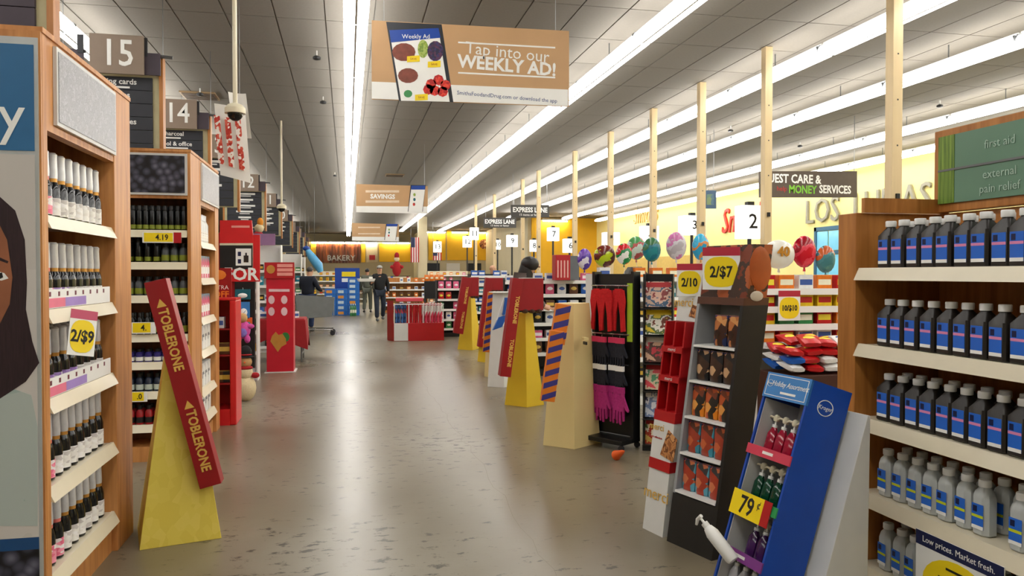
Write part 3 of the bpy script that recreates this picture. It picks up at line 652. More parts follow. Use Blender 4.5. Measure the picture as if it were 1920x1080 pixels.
# --- nearest chocolate display, beside the granite-topped endcap
L = flo(250, 1033)+Vector((.03, 0, 0)); M = flo(405, 1010)+Vector((.03, 0, 0)); d_ = M-L; Rp = M+Vector((-d_.y, d_.x, 0))
ob = obelisk('pale yellow pyramid display carrying a long slanted red chocolate box, beside the granite-topped endcap', L, M, Rp, 1.09, .28, YDISP)
O = Vector(ob.location); Yb = 4.52
T = atY(290, 526, Yb)-O+Vector((0, .05, 0)); B = atY(395, 912, Yb)-O+Vector((0, .05, 0))
ax = (T-B).normalized(); wv = Vector((ax.z, 0, -ax.x))*.058
rb = slab(ob, T, B, wv, Vector((0, .05, 0)), 'chocolate_box', DRED)
for f in (.285, .775):
    c = T+(B-T)*f+Vector((0, -.0515, 0)); rot_text(rb, 'TOBLERONE', .072, GLET, c, -ax, (0, -1, 0), ex=.001, sx=.86, bold=.002)
    c = T+(B-T)*(f-.175); e = wv.normalized(); a_ = -ax
    tri = [c+a_*.02-e*.026, c+a_*.02+e*.026, c-a_*.026]
    rb2 = MB().add([(p.x, -.0515+T.y, p.z) for p in [tri[0]]+[tri[1]]+[tri[2]]]+[(p.x, -.0502+T.y, p.z) for p in tri], [(0, 1, 2), (5, 4, 3), (0, 3, 4, 1), (1, 4, 5, 2), (2, 5, 3, 0)]).build('peak_mark', GLET, rb)
# --- chocolate pyramids on the checkout side
def choc(label, l, m_, r, px, Y, headpx, hz):
    L, M, Rp = flo(*l), flo(*m_), flo(*r)
    t = obelisk(label, L, M, Rp, 1.06, .42, YCARD); O = Vector(t.location)
    (a0, b0), (a1, b1), yt, yb = px      # strip left/right pixel at top and bottom
    T = (atY(a0, yt, Y)+atY(b0, yt, Y))/2-O; B = (atY(a1, yb, Y)+atY(b1, yb, Y))/2-O
    hw = (atY(b0, yt, Y)-atY(a0, yt, Y)).length/2
    ax = (T-B).normalized(); wv = Vector((ax.z, 0, -ax.x))*hw
    s = slab(t, T, B, wv, Vector((.0, .07, 0)), 'chocolate_box', DRED)
    h0 = atY(b0, yt, Y)-O; h1 = atY(headpx, yt, Y)-O; zb = atY(b0, hz, Y).z-O.z
    hd = MB().hexa([(h0.x-.06, h0.y-.05, zb), (h1.x, h0.y-.05, zb), (h1.x, h0.y+.09, zb), (h0.x-.06, h0.y+.09, zb), (h0.x-.02, h0.y-.05, h0.z), (h1.x, h0.y-.05, h0.z), (h1.x, h0.y+.09, h0.z), (h0.x-.02, h0.y+.09, h0.z)]).build('box_head', DRED, t, bevel=.003)
    for i in range(3): MB().ell((h0.x+.0+(h1.x-h0.x)*(i+.35)/3, h0.y-.02, zb-.005), (.045, .045, .03), 8, 5).build('chocolate_chunk', CHOC, t, True)
    bx(h0.x-.02, h0.y-.05, h0.z, h1.x, h0.y+.09, h0.z+.006).build('box_top', WHC, t)
    for f in (.32, .76): rot_text(s, 'TOBLERONE', min(.062*hw/.06*.9, .056*(T-B).length), GLET, T+(B-T)*f+Vector((hw*.35, -.0715, 0)), -ax, (0, -1, 0), ex=.001, sx=.95, bold=.002)
    return t
choc('bright yellow pyramid with slanted red chocolate box, next to the cream pyramid with striped bar', (946, 759), (988, 764), (1020, 759), ((959, 979), (936, 955), 522, 705), 8.36, 1017, 582)
choc('smaller-looking yellow pyramid with slanted red chocolate box beside the red gift-wrap bin', (858, 655), (886, 657), (903, 652), ((866, 884), (851, 866), 520, 625), 14.9, 897, 556)
choc('yellow pyramid with slanted red chocolate box behind the white pyramid with blue ribbon', (895, 678), (921, 681), (938, 677), ((910, 922), (894, 908), 521, 650), 12.85, 942, 545)
# --- striped-bar pyramids
ORB = mat('stripe_orange', (218, 120, 24), .45, var=.06); INB = mat('stripe_indigo', (54, 52, 128), .45)
def striped_bar(t, T, B, hw, hd, n):
    ax = (T-B).normalized(); wv = Vector((ax.z, 0, -ax.x)).normalized()
    s = slab(t, T, B, wv*hw, Vector((0, hd, 0)), 'striped_bar', ORB, bevel=.006)
    L_ = (T-B).length; p = L_/n
    for i in range(n):
        c = B+ax*(p*(i+.5)); e = wv*hw*1.0; sl = ax*hw*.42; q = ax*p*.24
        f = Vector((0, -hd-.002, 0)); b_ = Vector((0, -hd+.004, 0))
        pts = [c-e-sl-q, c+e+sl-q, c+e+sl+q, c-e-sl+q]
        MB().hexa([tuple(v+f) for v in pts]+[tuple(v+b_) for v in pts]).build('stripe', INB, s)
cr = obelisk('large cream pyramid with an orange and indigo striped bar', flo(1018, 835), flo(1077, 843), flo(1126, 830), 1.245, .6, CRC); O = Vector(cr.location)
Yc = 6.22
striped_bar(cr, atY(1056, 570, Yc)-O, atY(1044, 645, Yc)-O, .062, .03, 3)
striped_bar(cr, atY(1044, 620, Yc-.03)-O, atY(1026, 752, Yc-.03)-O, .058, .03, 6)
b_ = atY(1093, 634, 6.35)-O; bx(b_.x-.02, b_.y-.1, b_.z-.012, b_.x+.02, b_.y-.02, b_.z+.012).build('slot_tab', CRC, cr); bx(b_.x-.006, b_.y-.105, b_.z-.05, b_.x+.006, b_.y-.02, b_.z-.025).build('slot_hole', BLACK, cr)
cr2 = obelisk('narrow cream pyramid with an orange and indigo striped bar, behind the white pyramid', flo(908, 706), flo(930, 709), flo(948, 704), 1.24, .6, CRC); O = Vector(cr2.location)
striped_bar(cr2, atY(922, 548, 10.85)-O, atY(912, 660, 10.85)-O, .055, .03, 8)
wp = obelisk('white pyramid display with a folded blue and white ribbon', flo(914, 725), flo(945, 727), flo(966, 722), 1.25, .62, WHC); O = Vector(wp.location)
RBL = mat('ribbon_blue', (24, 84, 168), .4, var=.1)
bx(-.14, -.14, 1.25, .14, .14, 1.262).build('top_flap', WHITE, wp)
slab(wp, atY(950, 562, 9.75)-O, atY(938, 600, 9.75)-O, Vector((.05, 0, .0)), Vector((0, .03, 0)), 'ribbon_white', WHC)
slab(wp, atY(949, 558, 9.72)-O, atY(944, 590, 9.72)-O, Vector((.018, 0, .0)), Vector((0, .03, 0)), 'ribbon_band', RBL)
slab(wp, atY(943, 592, 9.72)-O, atY(932, 616, 9.72)-O, Vector((.06, 0, .02)), Vector((0, .03, 0)), 'ribbon_tail', RBL)
# ================================================================== SLANTED SHELF DISPLAYS
def stand(label, A, B, name='floor_display'):
    A = Vector(A); B = Vector(B); w_ = (B-A).length
    return thing(name, label, 'floor display', ((A.x+B.x)/2, (A.y+B.y)/2, 0), math.degrees(math.atan2(B.y-A.y, B.x-A.x))), w_
LP = lambda t, v: Matrix.Translation(t.location) @ t.rotation_euler.to_matrix().to_4x4() @ Vector(v)
# red and white biscuit display (empty)
md, W = stand('slim red and white cardboard shelf display, its red pockets empty', flo(1205, 990), flo(1242, 1008)); K = .135; D = .17
m = MB().box(-W/2, 0, 0, W/2, D, .36); m.build('base', WHC, md, shear=K)
bx(-W/2-.003, -.006, .36, W/2+.003, D, .42).build('red_band', RED, md, shear=K)
pn = bx(-W/2, -.004, .42, W/2, D, .64).build('picture_panel', WHC, md, shear=K)
bx(-W/2-.003, -.006, .64, W/2+.003, D, .70).build('red_band', RED, md, shear=K)
bx(-W/2, D-.02, .70, W/2, D, 1.22).build('pocket_back', RED, md, shear=K)
for x in (-W/2, -.006, W/2-.012): bx(x, .0, .70, x+.012, D-.02, 1.22).build('divider', RED, md, shear=K)
for z in (.87, 1.04): 
    q = bx(-W/2, -.008, z, W/2, D-.02, z+.035).build('pocket_lip', RED, md, shear=K); text(q, 'merci', .03, WHITEPRINT, (-.0, -.0095+K*(z+.018), z+.018), ex=.0005, shear=.2)
hdr = bx(-W/2-.005, D-.09, 1.22, W/2+.005, D-.08, 1.56).build('header_card', WHC, md, shear=K)
text(hdr, 'merci', .075, GLET, (-.04, D-.0925+K*1.33-.004, 1.33), ex=.0008, shear=.15)
text(pn, 'merci', .06, GLET, (-.06, -.0055+K*.60-.003, .60), ex=.0008, shear=.15); text(pn, 'finest selection', .02, RED, (-.06, -.0055+K*.54, .54), ex=.0008)
BISC = printed('biscuit_print', [(150, 90, 46), (190, 130, 76), (110, 62, 32), (206, 150, 96)], 18, noise=True)
MB().hexa([(.0, -.008+K*.45, .45), (.12, -.008+K*.43, .43), (.12, -.0045+K*.43, .43), (.0, -.0045+K*.45, .45), (.05, -.008+K*.60, .60), (.135, -.008+K*.56, .56), (.135, -.0045+K*.56, .56), (.05, -.0045+K*.60, .60)]).build('biscuit_picture', BISC, pn)
MB().hexa([(.02, D-.094+K*1.25, 1.25), (.09, D-.094+K*1.24, 1.24), (.09, D-.091+K*1.24, 1.24), (.02, D-.091+K*1.25, 1.25), (.04, D-.094+K*1.32, 1.32), (.095, D-.094+K*1.31, 1.31), (.095, D-.091+K*1.31, 1.31), (.04, D-.091+K*1.32, 1.32)]).build('biscuit_picture', BISC, hdr)
text(md, 'merci', .1, GLET, (.0, -.002+K*.22-.006, .22), ex=.0008, shear=.15)
hp = LP(md, (.01, D-.11+K*1.47, 1.465)); SALE = mat('sale_red', (186, 40, 60), .5)
price_card('yellow sale card reading 2 for 10 on the red and white display', (hp.x-.01, hp.y-.02, hp.z), -45, .155, .19, WHITEPRINT, '2/10', '', SALE)
# black caramel display
kd, W = stand('tall black cardboard display with grey shelves of snack pouches', flo(1250, 1014), flo(1334, 1052)); K = .165; D = .19
BKC = mat('black_card', (22, 22, 23), .5, var=.2); GRI = mat('grey_liner', (150, 152, 154), .6)
bx(-W/2, 0, 0, W/2, D, .27).build('base', BKC, kd, shear=K)
bx(W/2-.02, 0, .27, W/2, D, 1.33).build('side_panel', BKC, kd, shear=K); bx(-W/2, 0, .27, -W/2+.02, D, 1.33).build('side_panel', GRI, kd, shear=K)
bx(-W/2+.02, D-.02, .27, W/2-.02, D, 1.33).build('back_panel', GRI, kd, shear=K)
ZK = [.29, .5, .70, .90, 1.10]
for z in ZK: bx(-W/2+.02, -.006, z-.012, W/2-.02, D-.02, z).build('shelf', WHITE, kd, shear=K)
bx(-W/2, -.0, 1.33, W/2, D, 1.37).build('brown_band', mat('brown_band', (84, 46, 26), .5), kd, shear=K)
hb_ = bx(-W/2+.0, .02, 1.37, W/2, D-.02, 1.66).build('header_box', printed('caramel_print', [(140, 62, 24), (170, 84, 36), (60, 36, 26), (120, 50, 22)], 6, noise=True), kd, shear=K)
o_ = MB().ell((W/2+.001, D*.5+K*1.52, 1.53), (.004, .085, .12)).build('caramel_picture', mat('caramel', (176, 84, 34), .35, var=.2), hb_, True)
MB().ell((W/2+.001, D*.5+K*1.36, 1.38), (.004, .05, .028)).build('oval_badge', mat('badge_cream', (200, 190, 170), .4), kd, True)
POU = [printed('pouch_%d' % i, c, 24, .3) for i, c in enumerate([[(30, 40, 80), (60, 30, 20), (180, 110, 60), (40, 22, 16), (210, 150, 90)], [(24, 24, 26), (60, 40, 30), (200, 160, 120), (30, 30, 34)], [(220, 130, 30), (40, 34, 30), (180, 80, 40), (230, 160, 80), (120, 60, 40)], [(60, 140, 160), (160, 60, 40), (200, 100, 60), (90, 50, 40)], [(90, 160, 180), (170, 60, 40), (210, 120, 80), (60, 60, 64)]])]
def pouch(m, nm):
    t = thing('snack_pouch', nm, 'pouch')
    MB().loft([rring(.09, .05, 0, .4), rring(.096, .06, .02, .5), rring(.096, .045, .10, .6), rring(.098, .012, .155, .4), rring(.098, .006, .17, .3)]).build('bag', m, t, True)
    MB().box(-.047, -.004, .155, .047, .004, .168).build('seal_strip', mat('seal_blue', (30, 40, 110), .4), t); return t
PP = [Proto(pouch(q, 'p')) for q in POU]
nmp = ['brown pouch with blue seal', 'dark pouch', 'orange and black pouch', 'teal-topped pouch', 'sky-blue and red pouch']
for r, z in enumerate(ZK):
    for i in range(3):
        if r in (4,) and i == 0: continue
        x = -W/2+.072+i*(W-.144)/2; p = LP(kd, (x, .06+K*z, z+.002)); PP[4-r].put(p, math.degrees(kd.rotation_euler[2]), '%s on the %s shelf of the tall black display' % (nmp[4-r], ['lowest', 'fourth', 'third', 'second', 'top'][r]), 'snack pouches, %s shelf of black display' % ['lowest', 'fourth', 'third', 'second', 'top'][r])
hp = LP(kd, (-.05, -.01+K*1.53, 1.53))
price_card('large yellow sale card reading 2 for 7 on top of the tall black display', (hp.x-.0, hp.y-.06, hp.z), -40, .205, .235, WHITEPRINT, '2/$7', '', SALE)
# blue soap display leaning back on a white easel
TH = R(18); D = .22; Lb = 1.03; A = flo(1333, 1140); B = flo(1400, 1188); W = (B-A).length+.03
ang = math.atan2(B.y-A.y, B.x-A.x); mid = (A+B)/2
bd = thing('soap_display', 'leaning blue cardboard display with rows of coloured soap pumps', 'floor display')
ydir = Vector((-math.sin(ang), math.cos(ang), 0))
piv = mid+ydir*(D*math.cos(TH))         # the rear bottom edge stands on the floor
bd.location = (piv.x, piv.y, .001); bd.rotation_euler = (-TH, 0, ang)
KBL = mat('display_blue', (10, 70, 170), .4, var=.08); LIN = mat('white_liner', (196, 196, 194), .6)
bx(-W/2, -D, 0, -W/2+.012, 0, Lb).build('side_panel', KBL, bd); bx(W/2-.012, -D, 0, W/2, 0, Lb).build('side_panel', KBL, bd)
bx(-W/2+.012, -.012, 0, W/2-.012, 0, Lb).build('back_panel', LIN, bd); bx(-W/2+.012, -D+.01, .0, -W/2+.016, -.012, Lb-.12).build('liner', LIN, bd)
hd = bx(-W/2, -D-.004, Lb-.115, W/2, -D+.008, Lb).build('header', LBLUE, bd)
bx(-W/2+.012, -D, Lb-.012, W/2-.012, 0, Lb).build('top', KBL, bd)
m = MB()
for a in ((-W/2+.012, Lb-.105, W/2-.012, Lb-.102), (-W/2+.012, Lb-.012, W/2-.012, Lb-.009), (-W/2+.012, Lb-.105, -W/2+.015, Lb-.009), (W/2-.015, Lb-.105, W/2-.012, Lb-.009)): m.box(a[0], -D-.0055, a[1], a[2], -D-.0042, a[3])
m.build('white_border', WHITEPRINT, hd)
text(hd, 'Holiday Assortment', .034, WHITEPRINT, (.022, -D-.005, Lb-.048), ex=.0006, shear=.3, sx=.85); bx(-.03, -D-.0055, Lb-.09, .07, -D-.0042, Lb-.08).build('print_bar', WHITEPRINT, hd)
def oval_logo(par, loc, r, face):
    n = 24
    g = [(r*1.25*math.cos(2*math.pi*i/n), r*math.sin(2*math.pi*i/n)) for i in range(n)]
    mm = MB()
    for i in range(n):
        a, b2 = g[i], g[(i+1) % n]; k = .9
        mm.hexa([(a[0], -.001, a[1]), (b2[0], -.001, b2[1]), (b2[0]*k, -.001, b2[1]*k), (a[0]*k, -.001, a[1]*k), (a[0], .0, a[1]), (b2[0], 0, b2[1]), (b2[0]*k, 0, b2[1]*k), (a[0]*k, 0, a[1]*k)])
    o = mm.build('oval_logo', WHITEPRINT, par, loc=loc, rot=(0, 0, {'-y': 0, '+x': R(90)}[face])); text(o, 'Kroger', r*.75, WHITEPRINT, (0, -.001, 0), ex=.0006, shear=.15)
oval_logo(hd, (-W/2+.036, -D-.005, Lb-.05), .016, '-y'); oval_logo(bd, (W/2+.001, -D*.55, Lb-.1), .035, '+x')
def pump(m, nm, tag_=WHITEPRINT):
    t = thing('soap_pump', nm, 'soap bottle')
    MB().loft([rring(.05, .035, 0, .5), rring(.056, .04, .006, .5), rring(.054, .038, .09, .5), rring(.03, .026, .115, .6), rring(.022, .022, .122, .6)]).build('body', m, t, True)
    MB().lathe([(.013, .122), (.013, .135), (.005, .136), (.005, .152)], 10).build('collar', WHITE, t, True)
    MB().lathe([(.012, .15), (.016, .158), (.014, .176), (.006, .182)], 10).build('pump_head', CREAM, t, True)
    MB().tube([(0, 0, .165), (-.03, -.01, .168), (-.042, -.012, .16)], [.006, .005, .004], 6).build('spout', CREAM, t, True); return t
TR = [(.66, mat('coral_strip', (206, 60, 84), .45), 'pink', mat('pink_soap', (190, 30, 64), .12, trans=.35)), (.435, mat('green_strip', (40, 150, 80), .45), 'dark green', mat('green_soap', (10, 74, 50), .12, trans=.3)), (.2, mat('violet_strip', (120, 50, 130), .45), 'purple', mat('violet_soap', (70, 30, 90), .12, trans=.3)), (.02, mat('tan_strip', (150, 110, 70), .5), 'clear white', mat('white_soap', (200, 200, 206), .15, trans=.3))]
Mw = Matrix.Translation(bd.location) @ bd.rotation_euler.to_matrix().to_4x4()
for z, sm, nm, bm in TR:
    bx(-W/2+.012, -D+.01, z, W/2-.012, -.012, z+.008).build('shelf', LIN, bd)
    q = bx(-W/2-.002, -D-.008, z-.012, W/2+.002, -D-.001, z+.032).build('shelf_lip', sm, bd)
    bx(-.035, -D-.0092, z+.004, .035, -D-.0081, z+.017).build('print_bar', WHITEPRINT, q)
    pr = Proto(pump(bm, nm))
    for row, y in ((0, -.15), (1, -.095)):
        for i in range(4):
            if (nm == 'purple' and i == 0) or (row and i == 0): continue
            c = pr.put(Mw @ Vector((-W/2+.05+i*.063, y, z+.0085)), math.degrees(ang)+20, '%s soap pump bottle, %s row of the leaning blue display' % (nm, ['front', 'back'][row]), '%s soap pumps, %s row' % (nm, ['front', 'back'][row]))
            c.rotation_euler = (-TH, 0, ang)
tg = thing('shelf_tag', 'yellow and red price tag reading 79 on the leaning blue display', 'price tag'); tg.location = Mw @ Vector((-.02, -D-.012, .425)); tg.rotation_euler = (-TH, 0, ang)
bx(-.125, -.003, -.055, .09, 0, .055).build('card', YEL, tg); bx(.09, -.003, -.055, .14, 0, .055).build('red_field', RED, tg); text(tg, '79', .11, BLACKPRINT, (-.015, -.0035, -.005), ex=.0006, sx=.9, bold=.002); text(tg, '\u00a2', .05, BLACKPRINT, (.062, -.0035, .022), ex=.0006)
# a lotion pump that tipped forward out of the blue display
fp = thing('lotion_bottle', 'white lotion pump bottle tipped forward out of the blue display', 'bottle'); fp.location = Mw @ Vector((.0, -D-.055, .20)); fp.rotation_euler = (R(10), R(-48), ang+R(10))
MB().lathe([(.024, -.02), (.029, -.01), (.03, .12), (.02, .15), (.014, .155)], 14).build('body', WHITE, fp, True); MB().lathe([(.016, .155), (.016, .175), (.006, .177), (.006, .2)], 10).build('collar', WHITE, fp, True); MB().tube([(.012, 0, .205), (-.02, 0, .207), (-.045, 0, .196)], [.009, .009, .006], 8).build('pump_head', WHITE, fp, True)
# white easel behind it
ez = thing('easel', 'white cardboard easel propping up the leaning blue display', 'easel', (mid.x, mid.y, 0), math.degrees(ang))
y0_ = D*math.cos(TH)+.012; tn = math.tan(TH)
m = MB().hexa([(-.1, y0_+.004, 0), (W/2+.1, y0_+.004, 0), (W/2+.1, y0_+.30, 0), (-.1, y0_+.30, 0), (-.1, y0_+.004+.9*tn, .9), (W/2+.1, y0_+.004+.9*tn, .9), (W/2+.1, y0_+.31, .9), (-.1, y0_+.31, .9)]); m.build('panel', WHC, ez, bevel=.003)
# ================================================================== HANGING SIGNS
KRAFT = mat('kraft_print', (196, 156, 112), .6, var=.07, sc=3)
class Plane:
    """draw flat printed shapes on a board that faces -y, from photo pixels"""
    def __init__(s, t, Y): s.t = t; s.Y = Y; s.o = Vector(t.location)
    def p(s, px, py): v = atY(px, py, s.Y)-s.o; return (v.x, v.z)
    def poly(s, pts, d0, d1, name, m, par=None): return MB().prism([s.p(*q) for q in pts], d0-(s.o.y-s.Y), d1-(s.o.y-s.Y)).build(name, m, par or s.t)
    def disc(s, c, rx, ry, d0, d1, name, m, par=None, n=14): return s.poly([(c[0]+rx*math.cos(2*math.pi*i/n), c[1]+ry*math.sin(2*math.pi*i/n)) for i in range(n)], d0, d1, name, m, par)
    def text(s, w_, size, m, c, d, par=None, **kw): x, z = s.p(*c); return text(par or s.t, w_, size, m, (x, d, z), **kw)
def wires(t, xs, z0, name='hanging_wire'):
    for x in xs: MB().tube([(x, .01, z0), (x, .01, HC-t.location.z)], .003, 5).build(name, mat('thin_wire', (150, 150, 150), .4, metal=.5), t)
PHONE = mat('phone_bezel', (36, 40, 48), .4); MEAT = mat('print_meat', (128, 64, 48), .5, var=.3, sc=20); GRAPE = printed('print_grapes', [(70, 40, 70), (40, 40, 70), (90, 50, 80), (60, 50, 100)], 60); GGR = printed('print_green_grapes', [(150, 170, 70), (120, 150, 60), (170, 190, 100)], 60); STRAW = printed('print_strawberry', [(210, 40, 30), (230, 70, 50), (180, 30, 30)], 40)
Ys = 7.0
c = atY(882, 120, Ys); hs = thing('hanging_sign', 'large hanging kraft sign inviting shoppers to tap into the weekly ad', 'hanging sign', (c.x, Ys, c.z)); P = Plane(hs, Ys)
P.poly([(697, 38), (1067, 58), (1067, 200), (697, 186)], 0, .012, 'board', KRAFT)
P.poly([(697, 153), (1065, 168), (1065, 199), (697, 185)], -.0015, -.0002, 'white_strip', WHITEPRINT)
ph_ = P.poly([(724, 41), (828, 46), (850, 192), (748, 189)], -.003, -.0017, 'phone', PHONE)
P.poly([(730, 57), (822, 54), (843, 191), (752, 189)], -.0045, -.0031, 'screen', WHITEPRINT, ph_)
P.poly([(730, 57), (822, 53), (826, 71), (733, 80)], -.006, -.0046, 'screen_header', BLUE, ph_)
P.text('Weekly Ad', .055, WHITEPRINT, (780, 69), -.0065, ph_, ex=.0005, tilt=-4)
P.disc((757, 98), 22, 17, -.006, -.0046, 'print_steak', MEAT, ph_); P.disc((793, 92), 10, 17, -.006, -.0046, 'print_green_grapes', GGR, ph_); P.disc((816, 96), 15, 19, -.0062, -.0046, 'print_dark_grapes', GRAPE, ph_)
P.disc((765, 142), 19, 14, -.006, -.0046, 'print_roast', MEAT, ph_)
for q in ((808, 158), (822, 150), (835, 160), (815, 170), (830, 172), (803, 168)): P.disc(q, 10, 10, -.0062, -.0046, 'print_strawberry', STRAW, ph_, 8)
for q in ((775, 111), (814, 121), (790, 183)): P.poly([(q[0]-12, q[1]-5), (q[0]+12, q[1]-7), (q[0]+12, q[1]+5), (q[0]-12, q[1]+6)], -.0068, -.0063, 'save_tag', YEL, ph_); P.text('SAVE', .026, DRED, q, -.0072, ph_, ex=.0003)
P.disc((765, 176), 8, 7, -.006, -.0046, 'print_pack', mat('print_green', (60, 140, 80), .5), ph_)
for y0_, y1_ in ((78, 88), (135, 144)): P.poly([(859, y0_), (1041, y1_), (1041, y1_+3), (859, y0_+3)], -.0015, -.0002, 'white_rule', WHITEPRINT)
P.text('Tap into our', .155, WHITEPRINT, (952, 99), -.002, tilt=3, ex=.0006); P.text('WEEKLY AD!', .165, WHITEPRINT, (952, 124), -.002, tilt=2, ex=.0006, bold=.005, sx=.98)
P.text('SmithsFoodandDrug.com or download the app', .05, mat('print_navy', (40, 70, 130), .5), (952, 182), -.002, tilt=2, ex=.0006)
for q in ((720, 40), (1042, 58)): x, z = P.p(*q); MB().tube([(x, .006, z), (x, .006, HC-c.z)], .003, 5).build('hanging_wire', mat('thin_wire', (150, 150, 150), .4, metal=.5), hs)
def sign2(label, x0, x1, y0, y1, Y, ln, phx):
    c = atY((x0+x1)/2, (y0+y1)/2, Y); t = thing('hanging_sign', label, 'hanging sign', (c.x, Y, c.z)); P = Plane(t, Y); h = y1-y0; w_ = x1-x0; k = Y/7*.0028*h/55*7
    P.poly([(x0, y0), (x1, y0+.03*w_), (x1, y1+.02*w_), (x0, y1)], 0, .012, 'board', KRAFT)
    P.poly([(x0, y1-h*.22), (x1, y1-h*.2), (x1, y1+.02*w_), (x0, y1)], -.003, -.0004, 'white_strip', WHITEPRINT)
    ph = P.poly([(phx[0], y0+2), (phx[1], y0+2), (phx[1]-w_*.04, y1-1), (phx[0]-w_*.04, y1-1)], -.006, -.0032, 'phone', PHONE)
    P.poly([(phx[0]+1, y0+h*.15), (phx[1]-1, y0+h*.15), (phx[1]-w_*.04-1, y1-1), (phx[0]-w_*.04+1, y1-1)], -.009, -.0062, 'screen', WHITEPRINT, ph)
    P.poly([(phx[0]+1, y0+h*.06), (phx[1]-1, y0+h*.06), (phx[1]-1, y0+h*.2), (phx[0]+1, y0+h*.2)], -.01, -.0091, 'screen_header', BLUE, ph)
    for fx, fy, mm in ((.25, .38, GGR), (.25, .55, TEALM), (.22, .72, STRAW)): P.disc((phx[0]+(phx[1]-phx[0])*fx, y0+h*fy), w_*.018, h*.06, -.0115, -.0092, 'print_item', mm, ph, 8)
    for s_, f, sz, bo in ln: P.text(s_, sz*(atY(0, y0, Y).z-atY(0, y1, Y).z), WHITEPRINT, (x0+w_*.37, y0+h*f), -.002, ex=.0008, bold=bo)
    for f0, f1 in ((.22, .32), (.58, .68)): P.poly([(x0+w_*.13, y0+h*f0), (x0+w_*.6, y0+h*f0), (x0+w_*.6, y0+h*f1-1), (x0+w_*.13, y0+h*f1-1)], -.002, -.0004, 'print_bar', mat('pale_kraft_print', (226, 206, 180), .6))
    for x in (x0+6, x1-6): xx, z = P.p(x, y0+2); MB().tube([(xx, .006, z), (xx, .006, HC-c.z)], .004, 5).build('hanging_wire', mat('thin_wire', (150, 150, 150), .4, metal=.5), t)
sign2('hanging kraft sign with the word SAVINGS and a phone picture', 668, 802, 345, 398, 19.3, [('SAVINGS', .45, .24, .006)], (770, 798))
sign2('small far hanging kraft sign with phone picture before the bakery wall', 660, 748, 418, 451, 28.8, [], (724, 746))
# dark signs
def dark_sign(label, x0, x1, y0, y1, Y, m, lines, name='hanging_sign'):
    c = atY((x0+x1)/2, (y0+y1)/2, Y); t = thing(name, label, 'hanging sign', (c.x, Y, c.z)); P = Plane(t, Y)
    P.poly([(x0, y0), (x1, y0), (x1, y1), (x0, y1)], 0, .05, 'board', m)
    for s_, px, py, sz, mm, bo, sx in lines: P.text(s_, sz*Y/1440, mm, (px, py), -.002, ex=.0012, bold=bo, sx=sx)
    for x in (x0+4, x1-4): xx, z = P.p(x, y0); MB().tube([(xx, .025, z), (xx, .025, HC-c.z)], .008, 6).build('hanging_rod', mat('thin_wire', (150, 150, 150), .4, metal=.5), t)
    return t
TAUPE = mat('sign_taupe', (84, 72, 62), .6); DGRY = mat('sign_charcoal', (62, 60, 58), .6); MGRN = mat('print_lime', (120, 190, 50), .5)
dark_sign('brown hanging sign for guest care and money services', 1425, 1607, 321, 370, 14, TAUPE, [('GUEST CARE &', 1484, 336, 25, WHITEPRINT, .006, .82), ('MONEY', 1505, 356, 23, MGRN, .006, .8), ('SERVICES', 1566, 356, 23, WHITEPRINT, .006, .8), ('help', 1466, 354, 14, RED, 0, 1)])
dark_sign('dark hanging EXPRESS LANE sign in front of the taller golden wall', 958, 1030, 384, 408, 24.5, DGRY, [('EXPRESS LANE', 994, 394, 13, WHITEPRINT, .006, .82), ('15 items or fewer', 994, 403, 6, WHITEPRINT, 0, 1)])
dark_sign('dark hanging EXPRESS LANE sign overlapping the emblem wall', 907, 968, 408, 427, 30, DGRY, [('EXPRESS LANE', 937, 416, 11, WHITEPRINT, .006, .82), ('15 items or fewer', 937, 423, 5, WHITEPRINT, 0, 1)])
t = dark_sign('small blue hanging box sign between checkout poles', 1321, 1343, 357, 391, 16, mat('steel_blue', (72, 98, 128), .5), [])
P = Plane(t, 16); P.poly([(1325, 364), (1338, 364), (1338, 384), (1325, 384)], -.004, -.0005, 'screen', printed('green_screen', [(110, 140, 120), (90, 120, 140), (130, 150, 110)], 8))
# ================================================================== CHECKOUTS
POLEM = mat('pale_wood_pole', (214, 190, 146), .5, var=.06, sc=3, stretch=(6, 6, .4))
XP = 5.9; LY = []
PNM = ['next to the medicine endcap', 'in front of the brown guest care sign', 'between the guest care sign and small blue box sign', 'beside the sky-blue balloon', 'beside the balloon with red and green stripes', 'beside the red slotted tower', 'next to the express lane sign', 'behind the express lane sign', 'near the emblem wall', 'nearest the beige column']
for i, px in enumerate((1675, 1437, 1315, 1225, 1145, 1078, 1010, 980, 927, 892)):
    y = atX(px, 300, XP).y; LY.append(y); s = .058 if i else .062
    t = thing('checkout_pole', 'pale square checkout pole '+PNM[i], 'pole', (XP, y, 0))
    bx(-s, -s, 0, s, s, HC-.005).build('post', POLEM, t, bevel=.006); bx(-s-.004, -s-.004, 0, s+.004, s+.004, .12).build('base_collar', GREY, t)
    bx(-.02, -s-.025, 2.32, .02, -s, 2.38).build('sensor', BLACK, t)
    for z in (2.9, 3.4, 3.9): bx(-.008, -s-.003, z, .008, -s, z+.016).build('screw_hole', CHAR, t)
LITE = emis('lit_acrylic', (250, 250, 246), 1.1)
def lane_light(num, px, py0, py1, w, Y, label):
    a = atY(px, py1, Y); b = atY(px, py0, Y); h = b.z-a.z; wd = w*(a.x*math.sin(YAW)+Y*math.cos(YAW))/1440
    t = thing('lane_light', label, 'checkout light', (a.x, Y, 0))
    bx(-wd/2, -wd*.3, a.z, wd/2, wd*.3, b.z).build('lit_box', LITE, t, bevel=.01)
    text(t, num, h*.62, BLACKPRINT, (0, -wd*.3-.003, (a.z+b.z)/2), ex=.001, bold=.003)
    MB().tube([(0, 0, 0), (0, 0, a.z)], .03, 8).build('post', CHAR, t); bx(-.05, -.05, b.z, .05, .05, b.z+.06).build('beacon', BLACK, t)
